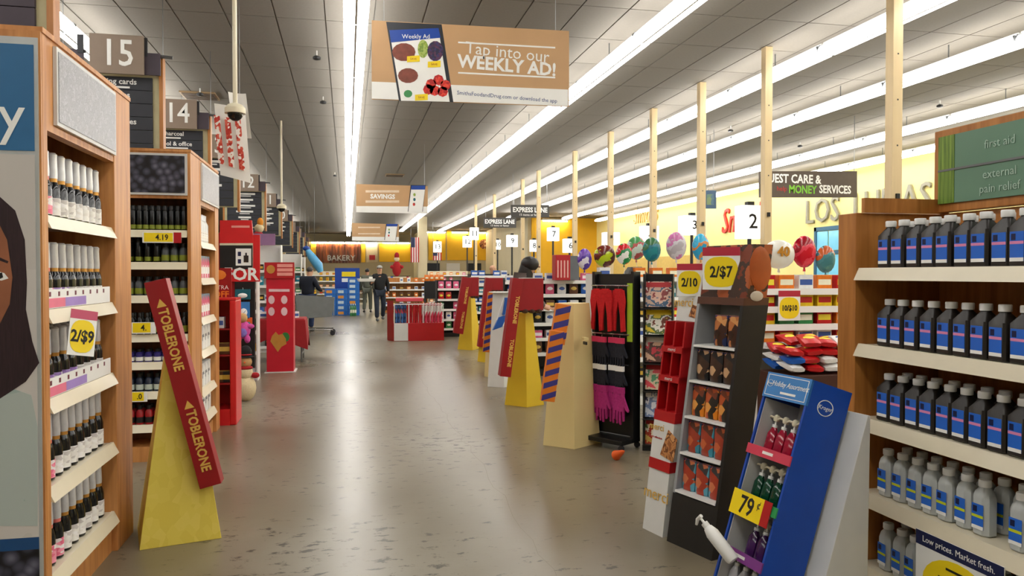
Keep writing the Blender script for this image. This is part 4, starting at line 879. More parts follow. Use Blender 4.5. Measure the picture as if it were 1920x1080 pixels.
for a in (('2', 1405, 386, 448, 46, 10.3, 'white lit checkout number 2 behind the brown and orange header box'), ('3', 1297, 405, 441, 44, 13.5, 'white lit checkout number three behind the pink balloon'), ('4', 1217, 424, 460, 32, 15.2, 'white lit checkout number four above the teal balloon'), ('5', 1145, 436, 460, 30, 17.6, 'white lit checkout number five above the lime balloon'),
          ('6', 1068, 448, 474, 24, 20.4, 'white lit checkout number six beside the red slotted tower'), ('7', 1037, 427, 452, 21, 22.5, 'white lit checkout number seven before the golden corner'), ('8', 1001, 450, 472, 15, 24.5, 'white lit checkout number eight under the express lane sign'), ('9', 960, 441, 463, 20, 26.8, 'white lit checkout number nine between both express lane signs'),
          ('10', 933, 450, 468, 11, 31.2, 'white lit checkout number ten beside the round emblem'), ('11', 889, 427, 450, 16, 33.5, 'white lit checkout number eleven, upper of two close together'), ('12', 876, 443, 464, 16, 35.5, 'white lit checkout number twelve, lower of two close together'), ('13', 820, 453, 473, 15, 38, 'white lit checkout number thirteen near the beige column')): lane_light(*a)
# counters
def counter():
    t = thing('checkout_counter', 'c', 'counter')
    bx(-1.3, -.35, 0, 1.3, .35, .82).build('body', mat('counter_grey', (150, 146, 138), .5), t, bevel=.01); bx(-1.32, -.38, .82, 1.32, .38, .87).build('top', CHAR, t, bevel=.008)
    bx(-1.25, -.25, .87, .3, .25, .878).build('belt', BLACK, t); bx(.5, -.3, .87, .95, .2, .95).build('scanner', GREY, t)
    bx(.55, .16, 1.1, .9, .2, 1.38).build('screen', BLACK, t); MB().tube([(.72, .18, .95), (.72, .18, 1.12)], .02, 6).build('screen_post', GREY, t); return t
PC = Proto(counter())
for i, y in enumerate(LY[1:9]): PC.put((7.7, y+.75, 0), 0, 'grey checkout counter with black belt and register screen beyond the candy racks', 'checkout counters')
# ---- small boxed goods for racks
PALS = [('red', (190, 20, 26), (240, 220, 60)), ('yellow', (236, 196, 30), (190, 30, 30)), ('blue', (24, 90, 180), (240, 240, 240)), ('white', (226, 226, 224), (60, 90, 160)), ('brown', (96, 56, 32), (226, 190, 90)), ('green', (50, 130, 70), (240, 240, 220)), ('orange', (226, 120, 30), (250, 240, 210)), ('pink', (214, 90, 130), (250, 236, 240)), ('teal', (30, 130, 150), (236, 240, 240)), ('black', (24, 24, 28), (210, 170, 60))]
GB = {}
def goods(col, kind):
    if (col, kind) in GB: return GB[col, kind]
    _, c1, c2 = [q for q in PALS if q[0] == col][0]; m1 = mat('pack_'+col, c1, .35, var=.15, sc=30); m2 = mat('pack_print_'+col, c2, .4, var=.1)
    t = thing('goods', 'g', 'box')
    if kind == 'box':
        t.name = 'candy_box'; bx(-.065, -.05, 0, .065, .05, .11).build('box', m1, t, bevel=.003); bx(-.055, -.0515, .03, .055, -.0502, .075).build('printed_panel', m2, t); bx(-.06, -.045, .1102, .06, .045, .1115).build('printed_top', m2, t)
    elif kind == 'bag':
        t.name = 'sweet_bag'; MB().loft([rring(.12, .03, 0, .4), rring(.13, .06, .03, .5), rring(.13, .05, .12, .5), rring(.125, .008, .17, .3)]).build('bag', m1, t, True); MB().ell((0, -.024, .08), (.045, .008, .03), 10, 6).build('printed_panel', m2, t, True)
    else:
        t.name = 'bottle'; MB().lathe([(.03, 0), (.034, .006), (.034, .12), (.026, .15), (.012, .175)], 10).build('body', m1, t, True); MB().lathe([(.0345, .05), (.0345, .1)], 10).build('label', m2, t, True); MB().lathe([(.014, .175), (.014, .195)], 10).build('cap', WHITE, t, True)
    GB[col, kind] = Proto(t); return GB[col, kind]
def rack(label, loc, rz, W, H, zs, pals, kinds, name='candy_rack', body=None, D=.36, where='', pitch=.16, base=.1, fill=.93):
    t = thing(name, label, 'rack', loc, rz); body = body or WHITE
    bx(-W/2, D-.03, 0, W/2, D, H).build('back_panel', body, t); bx(-W/2-.02, 0, 0, -W/2, D, H).build('side_panel', body, t); bx(W/2, 0, 0, W/2+.02, D, H).build('side_panel', body, t); bx(-W/2, .02, 0, W/2, D-.03, base).build('base', body, t)
    bx(-W/2, .03, 0, W/2, D-.03, .01)
    n = max(2, int(W/pitch))
    for k, z in enumerate(zs):
        s = bx(-W/2, .0, z-.018, W/2, D-.03, z).build('shelf', WHITE, t); bx(-W/2, -.012, z-.045, W/2, -.0005, z+.005).build('price_rail', WHITEPRINT, s)
        kd_ = kinds[k % len(kinds)]
        for i, p in enumerate(rowpts(t, -W/2, W/2, n, .085, z+.002)):
            if random.random() > fill: continue
            col = pals[(i//2+k*2+random.randint(0, 1)) % len(pals)]
            g = goods(col, kd_).put(p, rz+random.uniform(-2, 2)); w_ = {'box': 'carton', 'bag': 'bag of sweets', 'bottle': 'bottle'}[kd_]
            g['label'] = 'small %s %s on %s' % (col, w_, where); g['group'] = '%s %ss on %s' % (col, w_, where); g['category'] = {'box': 'box', 'bag': 'bag', 'bottle': 'bottle'}[kd_]
    return t
r0 = rack('white candy rack with a red dump bin beside the medicine endcap', (3.57, 5.45, 0), 0, .84, 1.42, [1.38, 1.24, 1.10, .96], ['red', 'orange', 'white', 'red', 'yellow', 'green'], ['box'], where='candy rack above the red dump bin', pitch=.15)
bin_ = thing('dump_bin', 'brown dump bin heaped with red sweet bags', 'bin', (3.5, 5.2, 0))
bx(-.4, -.2, 0, .4, .2, .76).build('bin_box', mat('dark_brown_card', (70, 34, 22), .5), bin_, bevel=.005)
cnt = 0
for lay in range(4):
    for i in range(5 if lay < 3 else 3):
        for j in range(2):
            col = ['red', 'red', 'red', 'white', 'blue', 'red'][random.randrange(6)]
            g = goods(col, 'bag').put((3.5-.30+i*.145+(lay == 3)*.12+random.uniform(-.02, .02), 5.02+j*.18+random.uniform(-.005, .005), .80+lay*.06), 0, '%s bag of sweets heaped in the brown dump bin' % col, '%s bags of sweets in the dump bin' % col); g['category'] = 'bag'
            g.rotation_euler = (R(random.uniform(-84, -72)), R(random.uniform(-6, 6)), R(random.uniform(-14, 14)))
price_card('white-edged yellow sale card reading 10 for 10 on the candy rack', atY(1480, 573, 5.43), 0, .19, .235, WHITEPRINT, '10/$10', '', SALE, sz=.06)
rack('long white rack of sweets and water bottles behind the accessories stand', (3.7, 8.25, 0), 0, 1.9, 1.5, [1.46, 1.23, 1.0, .77, .54, .31], ['red', 'white', 'orange', 'blue', 'teal', 'black', 'blue'], ['box', 'bottle', 'box'], where='long rack behind the accessories stand', pitch=.2)
rack('white checkout rack behind the bright yellow pyramid', (3.2, 10.9, 0), 0, 1.1, 1.45, [1.40, 1.2, 1.0, .78, .56, .34], ['white', 'black', 'pink', 'white', 'brown', 'blue'], ['box', 'bag'], where='rack behind the bright yellow pyramid', body=BLACK)
rack('white checkout rack behind the white pyramid', (3.3, 13.4, 0), 0, 1.1, 1.4, [1.36, 1.13, .90, .67, .44, .21], ['white', 'teal', 'blue', 'black', 'green', 'white'], ['box', 'bottle'], where='rack behind the white pyramid', body=BLACK)
rack('checkout rack of white and blue packs behind the farthest yellow pyramid', (2.95, 16.0, 0), 0, .8, 1.5, [1.46, 1.28, 1.1, .9, .7, .5, .3], ['white', 'blue', 'black', 'white', 'teal'], ['box'], where='rack behind the farthest yellow pyramid', body=BLACK)
rack('gift bag rack beside the red gift-wrap bin', (2.55, 18.2, 0), 0, .9, 1.35, [1.15, .9, .66, .42, .2], ['pink', 'white', 'pink', 'red', 'green'], ['bag'], where='rack beside the red gift-wrap bin', body=BLACK)
# black register screen on top of the long rack, red slotted tower
t = thing('register_screen', 'dark grey sloping screen hood above the accessories stand', 'screen', atY(1192, 520, 8.4)); MB().hexa([(-.15, -.1, 0), (.15, -.1, 0), (.15, .1, 0), (-.15, .1, 0), (-.07, -.04, .12), (.06, -.04, .12), (.06, .08, .12), (-.07, .08, .12)]).build('hood', DGRY, t, bevel=.005); bx(-.03, -.02, -(t.location.z-1.501), .03, .04, 0).build('foot', BLACK, t)
a = atY(1042, 516, 10.7); b = atY(1086, 478, 10.7)
t = thing('card_tower', 'red slotted gift card tower with grey side', 'display', (a.x, 10.7, 1.41)); hh = b.z-1.41; ww = b.x-a.x
bx(0, 0, 0, ww*.62, .2, hh).build('front', RED, t, bevel=.004); bx(ww*.62, 0, 0, ww, .25, hh*.96).build('side', mat('tower_grey', (96, 100, 104), .5), t)
for i in range(4): bx(ww*(.06+.14*i), -.006, hh*.1, ww*(.12+.14*i), -.0005, hh*.78).build('slot', mat('slot_pale', (226, 170, 160), .5), t)
# ================================================================== BALLOONS
def foil(name, c1, c2, c3=None):
    return printed(name, [c1, c2, c3 or c1, c1], 4.5, .18, noise=True)
def balloon(label, px, py, rx, ry, Y, m, base_z, txt=None):
    c = atY(px, py, Y); fd = c.x*math.sin(YAW)+Y*math.cos(YAW); ax = rx*fd/1440; az = ry*fd/1440
    t = thing('foil_balloon', label, 'balloon', c)
    mb = MB(); n = 20; mm = 10; vs = []; fs = []
    for j in range(mm+1):
        th = -math.pi/2+math.pi*j/mm
        for i in range(n):
            a = 2*math.pi*i/n; k = 1+.02*math.cos(9*a)*(abs(math.sin(th)) < .5)
            vs.append((ax*k*max(math.cos(th), .02)*math.cos(a), ax*.5*max(math.cos(th), .02)*math.sin(a), az*math.sin(th)))
    for j in range(mm):
        for i in range(n): fs.append((j*n+i, j*n+(i+1) % n, (j+1)*n+(i+1) % n, (j+1)*n+i))
    fs += [tuple(range(n-1, -1, -1)), tuple(range(mm*n, (mm+1)*n))]
    mb.add(vs, fs).build('balloon', m, t, True)
    MB().lathe([(.012, -az-.03), (.006, -az+.005)], 8).build('neck', m, t)
    MB().tube([(0, 0, -az-.02), (.01, 0, (base_z-c.z-az)/2), (0, 0, base_z-c.z)], .003, 5).build('stick', WHITE, t)
    if txt: text(t, txt, az*.9, mat('balloon_figure', (190, 130, 30), .4), (0, -ax*.5-.004, az*.15), ex=.003, bold=.004)
balloon('purple and white foil balloon beside the red slotted tower', 1096, 486, 14, 20, 8.43, foil('f1', (220, 214, 226), (120, 80, 180), (80, 50, 150)), 1.501)
balloon('round lime-edged foil balloon with brown centre', 1134, 480, 21, 21, 8.43, foil('f2', (180, 200, 30), (110, 40, 30), (90, 40, 30)), 1.501)
balloon('round foil balloon in red, white and green bands', 1170, 476, 16, 20, 8.32, foil('f3', (226, 226, 222), (196, 30, 40), (30, 130, 70)), 1.501)
balloon('green and white foil balloon above the screen hood', 1193, 465, 19, 22, 8.56, foil('f4', (210, 222, 210), (80, 150, 90), (180, 80, 80)), 1.501)
balloon('teal oval foil balloon', 1222, 468, 18, 23, 8.34, foil('f5', (30, 130, 140), (60, 110, 70), (20, 110, 130)), 1.501)
balloon('speckled silver and pink oval foil balloon', 1268, 461, 20, 26, 8.43, foil('f6', (176, 170, 178), (190, 110, 160), (200, 196, 204)), 1.501)
balloon('sky-blue oval foil balloon with orange patch', 1314, 463, 17, 25, 8.43, foil('f7', (40, 150, 190), (60, 170, 210), (200, 130, 70)), 1.501)
balloon('white foil balloon with the figure 40', 1460, 477, 33, 27, 5.65, mat('f8', (222, 220, 210), .18, var=.12, sc=5), 1.421, '40')
balloon('crinkled red foil balloon', 1508, 472, 24, 30, 5.68, foil('f9', (200, 16, 40), (150, 10, 30), (220, 60, 80)), 1.421)
balloon('teal and orange foil balloon behind the medicine endcap', 1548, 486, 20, 26, 5.66, foil('f10', (60, 120, 130), (190, 90, 40), (70, 130, 140)), 1.421)
# ================================================================== ACCESSORIES STAND AND MAGAZINE RACK
A = flo(1122, 838); B = flo(1190, 868); 
ar = thing('accessories_stand', 'black wire stand hung with red, dark and pink gloves and scarves', 'stand', ((A.x+B.x)/2, (A.y+B.y)/2, 0), math.degrees(math.atan2(B.y-A.y, B.x-A.x))); W = (B-A).length
ar.rotation_euler[2] = R(-56); ar.location = (2.27, 6.37, 0); W = .40
bx(-W/2, .02, .1, W/2, .05, 1.5).build('mesh_panel', BLACK, ar)
for x in (-W/2-.015, W/2): bx(x, -.02, .06, x+.03, .08, 1.52).build('upright', BLACK, ar)
bx(-W/2-.02, -.17, .05, W/2+.02, .1, .09).build('base', BLACK, ar, bevel=.006)
for x in (-W/2, W/2):
    for y in (-.15, .08): MB().lathe([(.025, -.012), (.025, .012)], 10).build('caster', CHAR, ar, loc=(x, y, .025), rot=(R(90), 0, 0))
bx(W/2-.03, -.03, .92, W/2+.02, -.021, 1.42).build('lime_strip', mat('lime_card', (160, 190, 40), .5), ar)
for z in (1.40, .98, .72): MB().tube([(-W/2, -.045, z), (W/2, -.045, z)], .006, 6).build('hanging_bar', CHROME, ar)
GLOVE = [(-.035, 0), (-.04, -.07), (-.045, -.13), (-.038, -.19), (-.03, -.19), (-.026, -.135), (-.02, -.135), (-.018, -.215), (-.008, -.215), (-.005, -.14), (.001, -.14), (.004, -.22), (.014, -.22), (.016, -.14), (.022, -.138), (.028, -.2), (.037, -.198), (.037, -.11), (.05, -.13), (.066, -.14), (.07, -.128), (.055, -.095), (.036, -.05), (.035, 0)]
SCARF = [(-.06, 0), (-.075, -.1), (-.06, -.22), (-.07, -.36), (-.03, -.37), (-.02, -.2), (.0, -.1), (.02, -.22), (.03, -.38), (.075, -.37), (.065, -.2), (.075, -.1), (.06, 0)]
def hang(poly, m, lab, nm, x, z, y, k=1, cuff=None, cat='glove', rz=0):
    p = LP(ar, (x, y, z)); t = thing(nm, lab, cat, p, math.degrees(ar.rotation_euler[2])+rz)
    MB().prism([(a*k, b*k) for a, b in poly], -.008, .012).build('fabric', m, t, bevel=.003); 
    bx(-.036*k, -.011, -.03*k, .036*k, .015, .012).build('cuff', cuff or m, t); MB().tube([(0, 0, .01), (0, 0, .03), (0, .02, .04)], .002, 5).build('hook', CHROME, t)
KR = mat('red_knit', (190, 12, 18), .85, var=.15, sc=60, bump=.4); KN = mat('dark_knit', (26, 28, 40), .85, var=.4, sc=40, bump=.4); KM = mat('magenta_knit', (176, 40, 120), .85, var=.2, sc=50, bump=.4); KK = mat('pink_cuff', (206, 50, 90), .85, var=.1)
for i, x in enumerate((-.13, -.02, .10)): hang(SCARF, KR, 'bright red knitted scarf hung at the top of the accessories stand', 'scarf', x, 1.36, -.06-.024*(i % 2), .95, cat='scarf')
for i in range(4): hang(GLOVE, KN, 'dark knitted glove with pink cuff hung midway on the accessories stand', 'glove', -.15+i*.095, .94, -.06-.026*(i % 2), 1.15, KK)
for i in range(4): hang(GLOVE, KN, 'dark patterned glove hung below the pink-cuffed gloves', 'glove', -.15+i*.095, .70, -.06-.026*(i % 2), 1.1, WHITEPRINT)
for i in range(4): hang(GLOVE, KM, 'magenta knitted glove hung low on the accessories stand', 'glove', -.14+i*.09, .52, -.06-.026*(i % 2), 1.4)
for ar_o in [o for o in COL.objects if o.get('category') in ('glove', 'scarf')]: ar_o['group'] = ar_o['label'].replace(' hung', 's hung', 1)
p = flo(1155, 862); cn = thing('toy_cone', 'small orange cone lying tipped on the floor by the accessories stand', 'cone', (p.x, p.y, .035)); cn.rotation_euler = (R(60), R(25), 0)
MB().lathe([(.042, 0), (.034, .03), (.018, .1), (.006, .13)], 14).build('cone', mat('orange_plastic', (226, 92, 30), .45), cn, True)
# magazine rack
A = flo(1194, 868); mr = thing('magazine_rack', 'black wire magazine rack between the accessories stand and slim red display', 'rack', (2.566, 6.08, 0), -27); W = .25
for x in (-W/2, W/2-.012): bx(x, .0, .05, x+.012, .2, 1.5).build('upright', BLACK, mr)
bx(-W/2, .17, .05, W/2, .19, 1.5).build('mesh_panel', BLACK, mr); bx(-W/2, -.02, .0, W/2, .22, .05).build('base', BLACK, mr)
MAGS = [('M1', [(200, 170, 150), (60, 90, 120), (220, 180, 160), (140, 60, 60), (230, 224, 216)]), ('M2', [(226, 200, 40), (90, 110, 60), (240, 236, 220), (120, 60, 40), (200, 180, 60)]), ('M3', [(214, 170, 140), (90, 60, 50), (200, 60, 70), (236, 220, 210)]), ('M4', [(226, 80, 90), (220, 200, 170), (90, 150, 110), (240, 230, 220)]), ('M5', [(206, 214, 224), (120, 140, 180), (230, 230, 236), (60, 60, 90)]), ('M6', [(196, 160, 80), (170, 60, 40), (232, 220, 196), (90, 110, 60)])]
MN = ['pale magazine with a portrait cover', 'magazine with a yellow masthead', 'magazine with two portraits', 'red and cream food magazine', 'pale blue magazine with navy title', 'magazine with a golden tree cover']
for i, (nm, cl) in enumerate(MAGS):
    z = 1.22-i*.235; q = bx(-W/2, -.02, z-.02, W/2, .17, z-.01).build('tier', BLACK, mr)
    t = thing('magazine', MN[i]+' in the black magazine rack', 'magazine', LP(mr, (0, .03, z)), -27); t.rotation_euler[0] = R(-12)
    bx(-.108, 0, 0, .108, .008, .22).build('cover', printed('mag_'+nm, cl, 9, .25, noise=True), t); bx(-.104, -.0012, .17, .104, -.0003, .212).build('masthead', [RED, YEL, WHITEPRINT, RED, WHITEPRINT, RED][i], t)
    if i == 4: text(t, 'MARS', .05, [WHITEPRINT, BLACKPRINT, RED, WHITEPRINT, mat('print_navy', (40, 70, 130), .5), WHITEPRINT][i], (0, -.0018, .191), ex=.0004)
# ================================================================== LEFT OF THE WALKWAY, BEYOND THE SECOND ENDCAP
BRED = mat('bright_red_card', (206, 24, 30), .38, var=.08)
# red cardboard shelf standing against the second endcap
t = thing('floor_display', 'bright red cardboard shelf with a few cartons left, against the second maple endcap', 'floor display', (-1.33, 8.0, 0)); W = .50
bx(-W/2, 0, 0, -W/2+.02, .4, 1.24).build('side_panel', BRED, t, bevel=.004); bx(W/2-.06, 0, 0, W/2, .4, 1.24).build('side_panel', BRED, t, bevel=.012); bx(-W/2+.02, .37, 0, W/2-.06, .4, 1.24).build('back_panel', BRED, t); bx(-W/2+.02, .0, 0, W/2-.06, .37, .16).build('base', BRED, t); bx(-W/2, 0, 1.24, W/2, .4, 1.26).build('top', BRED, t)
for z in (.42, .70, .96): bx(-W/2+.02, .0, z-.015, W/2-.06, .37, z).build('shelf', DRED, t)
hc = bx(-W/2, .3, 1.26, W/2-.08, .31, 1.56).build('header_card', DRED, t); text(hc, 'EXTRA', .06, WHITEPRINT, (.05, .298, 1.36), ex=.0006); text(hc, 'OFF', .085, mat('orange_print', (226, 130, 40), .5), (.07, .298, 1.29), ex=.0006, bold=.002)
MB().ell((.05, .298, 1.49), (.07, .004, .05), 10, 6).build('flower_print', mat('orange_print', (226, 130, 40), .5), hc)
for i, (z, x, m_) in enumerate([(.70, .05, 'brown'), (.70, .13, 'brown'), (.42, .06, 'brown'), (.42, .14, 'black'), (.96, .07, 'white')]):
    g = goods(m_, 'box').put((-1.33+x, 8.09, z+.002), 0, '%s carton on a shelf of the bright red cardboard display' % m_, '%s cartons on the bright red display' % m_)
# red endcap with black picture panel
t = thing('gift_set_display', 'red display stand with a black panel picturing a perfume bottle', 'display', (-1.5, 9.9, 0)); P = Plane(t, 9.9); P.o = Vector(t.location)
bx(-.5, .05, 0, .25, .75, 2.0).build('cabinet', RED, t, bevel=.005)
P.poly([(412, 413), (472, 413), (475, 456), (412, 456)], 0, .05, 'red_header', BRED); P.poly([(434, 423), (468, 423), (468, 427), (434, 427)], -.003, -.0003, 'print_bar', mat('pale_red_print', (230, 150, 140), .5))
P.poly([(412, 456), (474, 456), (474, 460), (412, 460)], -.004, .05, 'pale_edge', CREAM)
bp_ = P.poly([(412, 460), (473, 460), (473, 505), (412, 505)], 0, .05, 'black_panel', BLACK)
P.poly([(442, 466), (471, 466), (471, 498), (442, 498)], -.003, -.0003, 'white_picture', WHITEPRINT, bp_); P.poly([(457, 479), (466, 479), (466, 492), (457, 492)], -.005, -.0032, 'print_bottle', printed('perfume', [(40, 30, 20), (180, 130, 50), (30, 24, 20)], 20), bp_); P.poly([(460, 474), (463, 474), (463, 479), (460, 479)], -.005, -.0032, 'print_stopper', BLACKPRINT, bp_)
for y in (472, 486): P.poly([(446, y), (452, y), (452, y+8), (446, y+8)], -.005, -.0032, 'print_box', NAVY, bp_)
P.poly([(412, 505), (476, 505), (476, 528), (412, 528)], -.001, .05, 'red_panel', BRED); P.text('FOR', .21, WHITEPRINT, (452, 515), -.004, ex=.001, bold=.006); P.poly([(474, 440), (487, 440), (487, 528), (474, 528)], .02, .05, 'side_wing', BRED)
P.poly([(440, 528), (478, 528), (478, 690), (440, 690)], .0, .05, 'black_pegboard', BLACK)
def blister(label, px, py, w, h, m, m2, Y=9.86):
    c = atY(px, py, Y); k = Y/1440; o = thing('hanging_pack', label, 'pack', c); bx(-w*k/2, 0, -h*k/2, w*k/2, .03, h*k/2).build('card', m, o, bevel=.003); MB().ell((0, -.008, -h*k*.12), (w*k*.32, .015, h*k*.25), 8, 6).build('blister', m2, o, True); MB().tube([(0, .02, h*k/2-.01), (0, .04, h*k/2+.02)], .003, 5).build('hook', CHROME, o)
blister('teal hanging pack under the red panel with large white letters', 455, 552, 26, 18, TEALM, WHITEPRINT); blister('blue hanging pack with a white window on the black pegboard', 457, 582, 20, 30, LBLUE, WHITEPRINT); blister('orange and teal hanging pack low on the black pegboard', 466, 606, 12, 20, mat('orange_plastic', (226, 92, 30), .45), TEALM); blister('white hanging pack at the edge of the black pegboard', 446, 600, 9, 30, PAPER, LBLUE)
# pink plush and snowman plush
def plush(c, parts, label, name):
    t = thing(name, label, 'plush toy', c)
    for nm, cc, r, m_ in parts: MB().ell(cc, r, 12, 8).build(nm, m_, t, True)
    return t
PLP = mat('pink_plush', (206, 80, 160), .9, var=.15, sc=60, bump=.5); PLV = mat('lilac_plush', (130, 110, 190), .9, sc=60, bump=.5); PLW = mat('cream_plush', (214, 196, 156), .9, var=.1, sc=60, bump=.5); PLB = mat('black_plush', (22, 20, 22), .9, bump=.4, sc=60); PLR = mat('red_plush', (160, 24, 30), .9, bump=.4, sc=60); PLT = mat('tan_plush', (190, 150, 100), .9, bump=.4, sc=60)
p = atY(456, 618, 9.6); t = plush(p, [('body', (0, 0, 0), (.085, .07, .11), PLP), ('head', (-.01, -.02, .14), (.065, .06, .06), PLT), ('belly', (0, -.05, -.03), (.05, .03, .06), PLV), ('arm', (-.08, -.02, .04), (.05, .03, .03), PLP), ('arm', (.08, -.02, .04), (.05, .03, .03), PLP), ('leg', (-.05, -.03, -.11), (.035, .04, .05), PLP), ('leg', (.05, -.03, -.11), (.035, .04, .05), PLP)], 'pink and lilac plush animal hanging from the black pegboard', 'plush_animal'); MB().tube([(0, .0, .19), (0, .27, .22)], .004, 5).build('hook', CHROME, t)
p = flo(461, 751); plush((p.x, p.y, 0), [('body', (0, 0, .15), (.12, .11, .16), PLW), ('chest', (0, -.01, .33), (.085, .08, .09), PLW), ('scarf', (0, -.01, .39), (.085, .08, .03), PLR), ('head', (0, -.01, .46), (.075, .07, .07), PLT), ('hat_brim', (0, 0, .52), (.10, .095, .015), PLB), ('hat', (0, .0, .58), (.07, .065, .075), PLB), ('hat_band', (.0, -.01, .545), (.075, .07, .015), PLR), ('arm', (-.11, -.02, .3), (.05, .04, .035), PLR), ('arm', (.11, -.02, .3), (.05, .04, .035), PLR), ('nose', (0, -.085, .46), (.01, .03, .01), mat('orange_plastic', (226, 92, 30), .45))], 'snowman plush with black top hat and red scarf standing on the floor', 'plush_snowman')
# tall red column display
a = flo(500, 699); b = flo(550, 699); W = b.x-a.x
t = thing('floor_display', 'tall red column display with gold tree emblem near the red draped table', 'floor display', ((a.x+b.x)/2, a.y, 0)); P = Plane(t, a.y); P.o = Vector(t.location)
CRIM = mat('crimson_card', (196, 14, 40), .4, var=.06)
bx(-W/2, 0, .012, W/2, .36, 1.52).build('column', CRIM, t, bevel=.006); bx(-W/2-.03, -.03, 0, W/2+.03, .39, .012).build('base_plate', WHITE, t)
P.poly([(496, 492), (552, 492), (552, 522), (496, 522)], -.03, .0, 'header', RED); P.disc((508, 505), 8, 8, -.034, -.0305, 'gold_emblem', GOLD)
for i in range(3): P.poly([(520, 495+8*i), (549, 495+8*i), (549, 501+8*i), (520, 501+8*i)], -.033, -.0305, 'print_bar', mat('pale_red_print', (236, 170, 170), .5))
P.poly([(504, 542), (543, 542), (543, 547), (504, 547)], -.004, -.0005, 'print_bar', mat('badge_rose', (226, 190, 196), .5))
for q in ((509, 562), (533, 562), (509, 584), (533, 584)): P.disc(q, 6, 8, -.004, -.0005, 'white_badge', mat('badge_rose', (226, 190, 196), .5))
P.disc((535, 632), 8, 9, -.003, -.0004, 'green_leaf', mat('leaf_green', (40, 120, 50), .5)); P.poly([(507, 640), (510, 630), (517, 622), (522, 628), (530, 626), (536, 635), (537, 645), (528, 650), (521, 660), (514, 650)], -.006, -.0032, 'gold_emblem', GOLD)
# red draped folding table
tb = thing('folding_table', 'folding table under a red cloth behind the tall red column', 'table', (-1.22, 13.9, 0)); bx(-.5, -.35, .70, .5, .35, .73).build('tabletop', CREAM, tb)
for x in (-.45, .45):
    for y in (-.3, .3): MB().tube([(x, y, 0), (x, y, .70)], .016, 6).build('leg', GREY, tb)
    MB().tube([(x, -.3, .12), (x, .3, .12)], .012, 6).build('brace', GREY, tb)
tc_ = thing('tablecloth', 'red cloth with pointed hanging corners on the folding table', 'tablecloth', (-1.22, 13.9, .731))
vs = []; n = 24
ring = [(-.5, -.35), (0, -.35), (.5, -.35), (.5, 0), (.5, .35), (0, .35), (-.5, .35), (-.5, 0)]; dr = [.52, .3, .52, .3, .52, .3, .52, .3]
mb = MB(); vs = [(x, y, .004) for x, y in ring]+[(x*1.03, y*1.04, -.02) for x, y in ring]+[(x*1.12, y*1.14, -d) for (x, y), d in zip(ring, dr)]+[(x*1.10, y*1.12, -d) for (x, y), d in zip(ring, dr)]+[(x*1.015, y*1.02, -.03) for x, y in ring]
fs = [tuple(range(8))]
for l in range(4): fs += [(l*8+i, l*8+(i+1) % 8, l*8+8+(i+1) % 8, l*8+8+i) for i in range(8)]
mb.add(vs, fs).build('cloth', mat('red_cloth', (150, 14, 22), .8, var=.15), tc_)
for i in range(6):
    g = goods(['white', 'white', 'green', 'white', 'yellow', 'white'][i], 'box').put((-1.55+i*.13, 13.75+.1*(i % 2), .738), random.uniform(-30, 30), '%s carton on the red draped table' % ['white', 'white', 'green', 'white', 'yellow', 'white'][i], 'cartons on the red draped table')
# further endcaps down the walkway
def far_endcap(Y, H, pals, label, where):
    rack(label, (-1.45, Y+.55, 0), 90, 1.1, H, [q*.29+.12 for q in range(int((H-.1)/.29))], pals, ['box', 'bag', 'bottle'], 'endcap_shelf', wood('maple_back2', (150, 100, 56), (186, 134, 84)), .4, where, .15)
    s = rack(label.replace('endcap', 'side bay'), (-1.55, Y-.34, 0), 0, .6, H, [q*.29+.12 for q in range(int((H-.1)/.29))], pals[::-1], ['bag', 'box'], 'side_shelf', WHITE, .3, where+' side bay', .15)
far_endcap(11.6, 1.75, ['yellow', 'black', 'brown', 'white', 'green'], 'stocked endcap between the perfume display and red draped table', 'endcap behind the tall red column')
far_endcap(15.6, 2.05, ['blue', 'teal', 'white', 'black', 'pink'], 'stocked endcap just beyond the red draped table', 'endcap beyond the red draped table')
far_endcap(22.2, 2.05, ['yellow', 'white', 'teal', 'green'], 'stocked endcap beside the person with the cart', 'endcap beside the person with the cart')
far_endcap(24.0, 2.0, ['teal', 'white', 'blue', 'brown'], 'stocked endcap before the stack of blue cases', 'endcap before the blue cases')
# toys and trims on top of the endcaps
plush((-1.55, 11.40, 1.752), [('body', (0, 0, .12), (.09, .08, .13), PLB), ('belly', (0, -.05, .11), (.06, .04, .09), PAPER), ('head', (0, 0, .28), (.07, .07, .07), PLB), ('hat', (0, 0, .37), (.05, .05, .06), PLR), ('wing', (-.1, 0, .14), (.03, .05, .09), PLB), ('wing', (.1, 0, .14), (.03, .05, .09), PLB)], 'black and white penguin plush with red hat on top of an endcap', 'plush_penguin')
plush((-1.7, 15.75, 2.052), [('body', (0, 0, .14), (.12, .09, .15), PLR), ('head', (.02, 0, .34), (.09, .08, .09), PLW), ('hat', (.04, 0, .46), (.06, .06, .09), mat('orange_plush', (220, 140, 40), .9)), ('arm', (-.13, -.02, .2), (.07, .04, .04), PLR), ('arm', (.14, -.02, .18), (.07, .04, .04), PLB), ('foot', (-.05, -.06, .03), (.05, .07, .03), PLB), ('foot', (.06, -.06, .03), (.05, .07, .03), PLB)], 'red plush figure with orange hat on top of an endcap', 'plush_figure')
tag(bx(-.2, 0, 0, .2, .02, .22).build('topper_card', mat('topper_violet', (150, 110, 150), .5), None, loc=(-1.55, 15.4, 2.051)), 'violet header card fixed to the endcap beyond the red table', 'card')
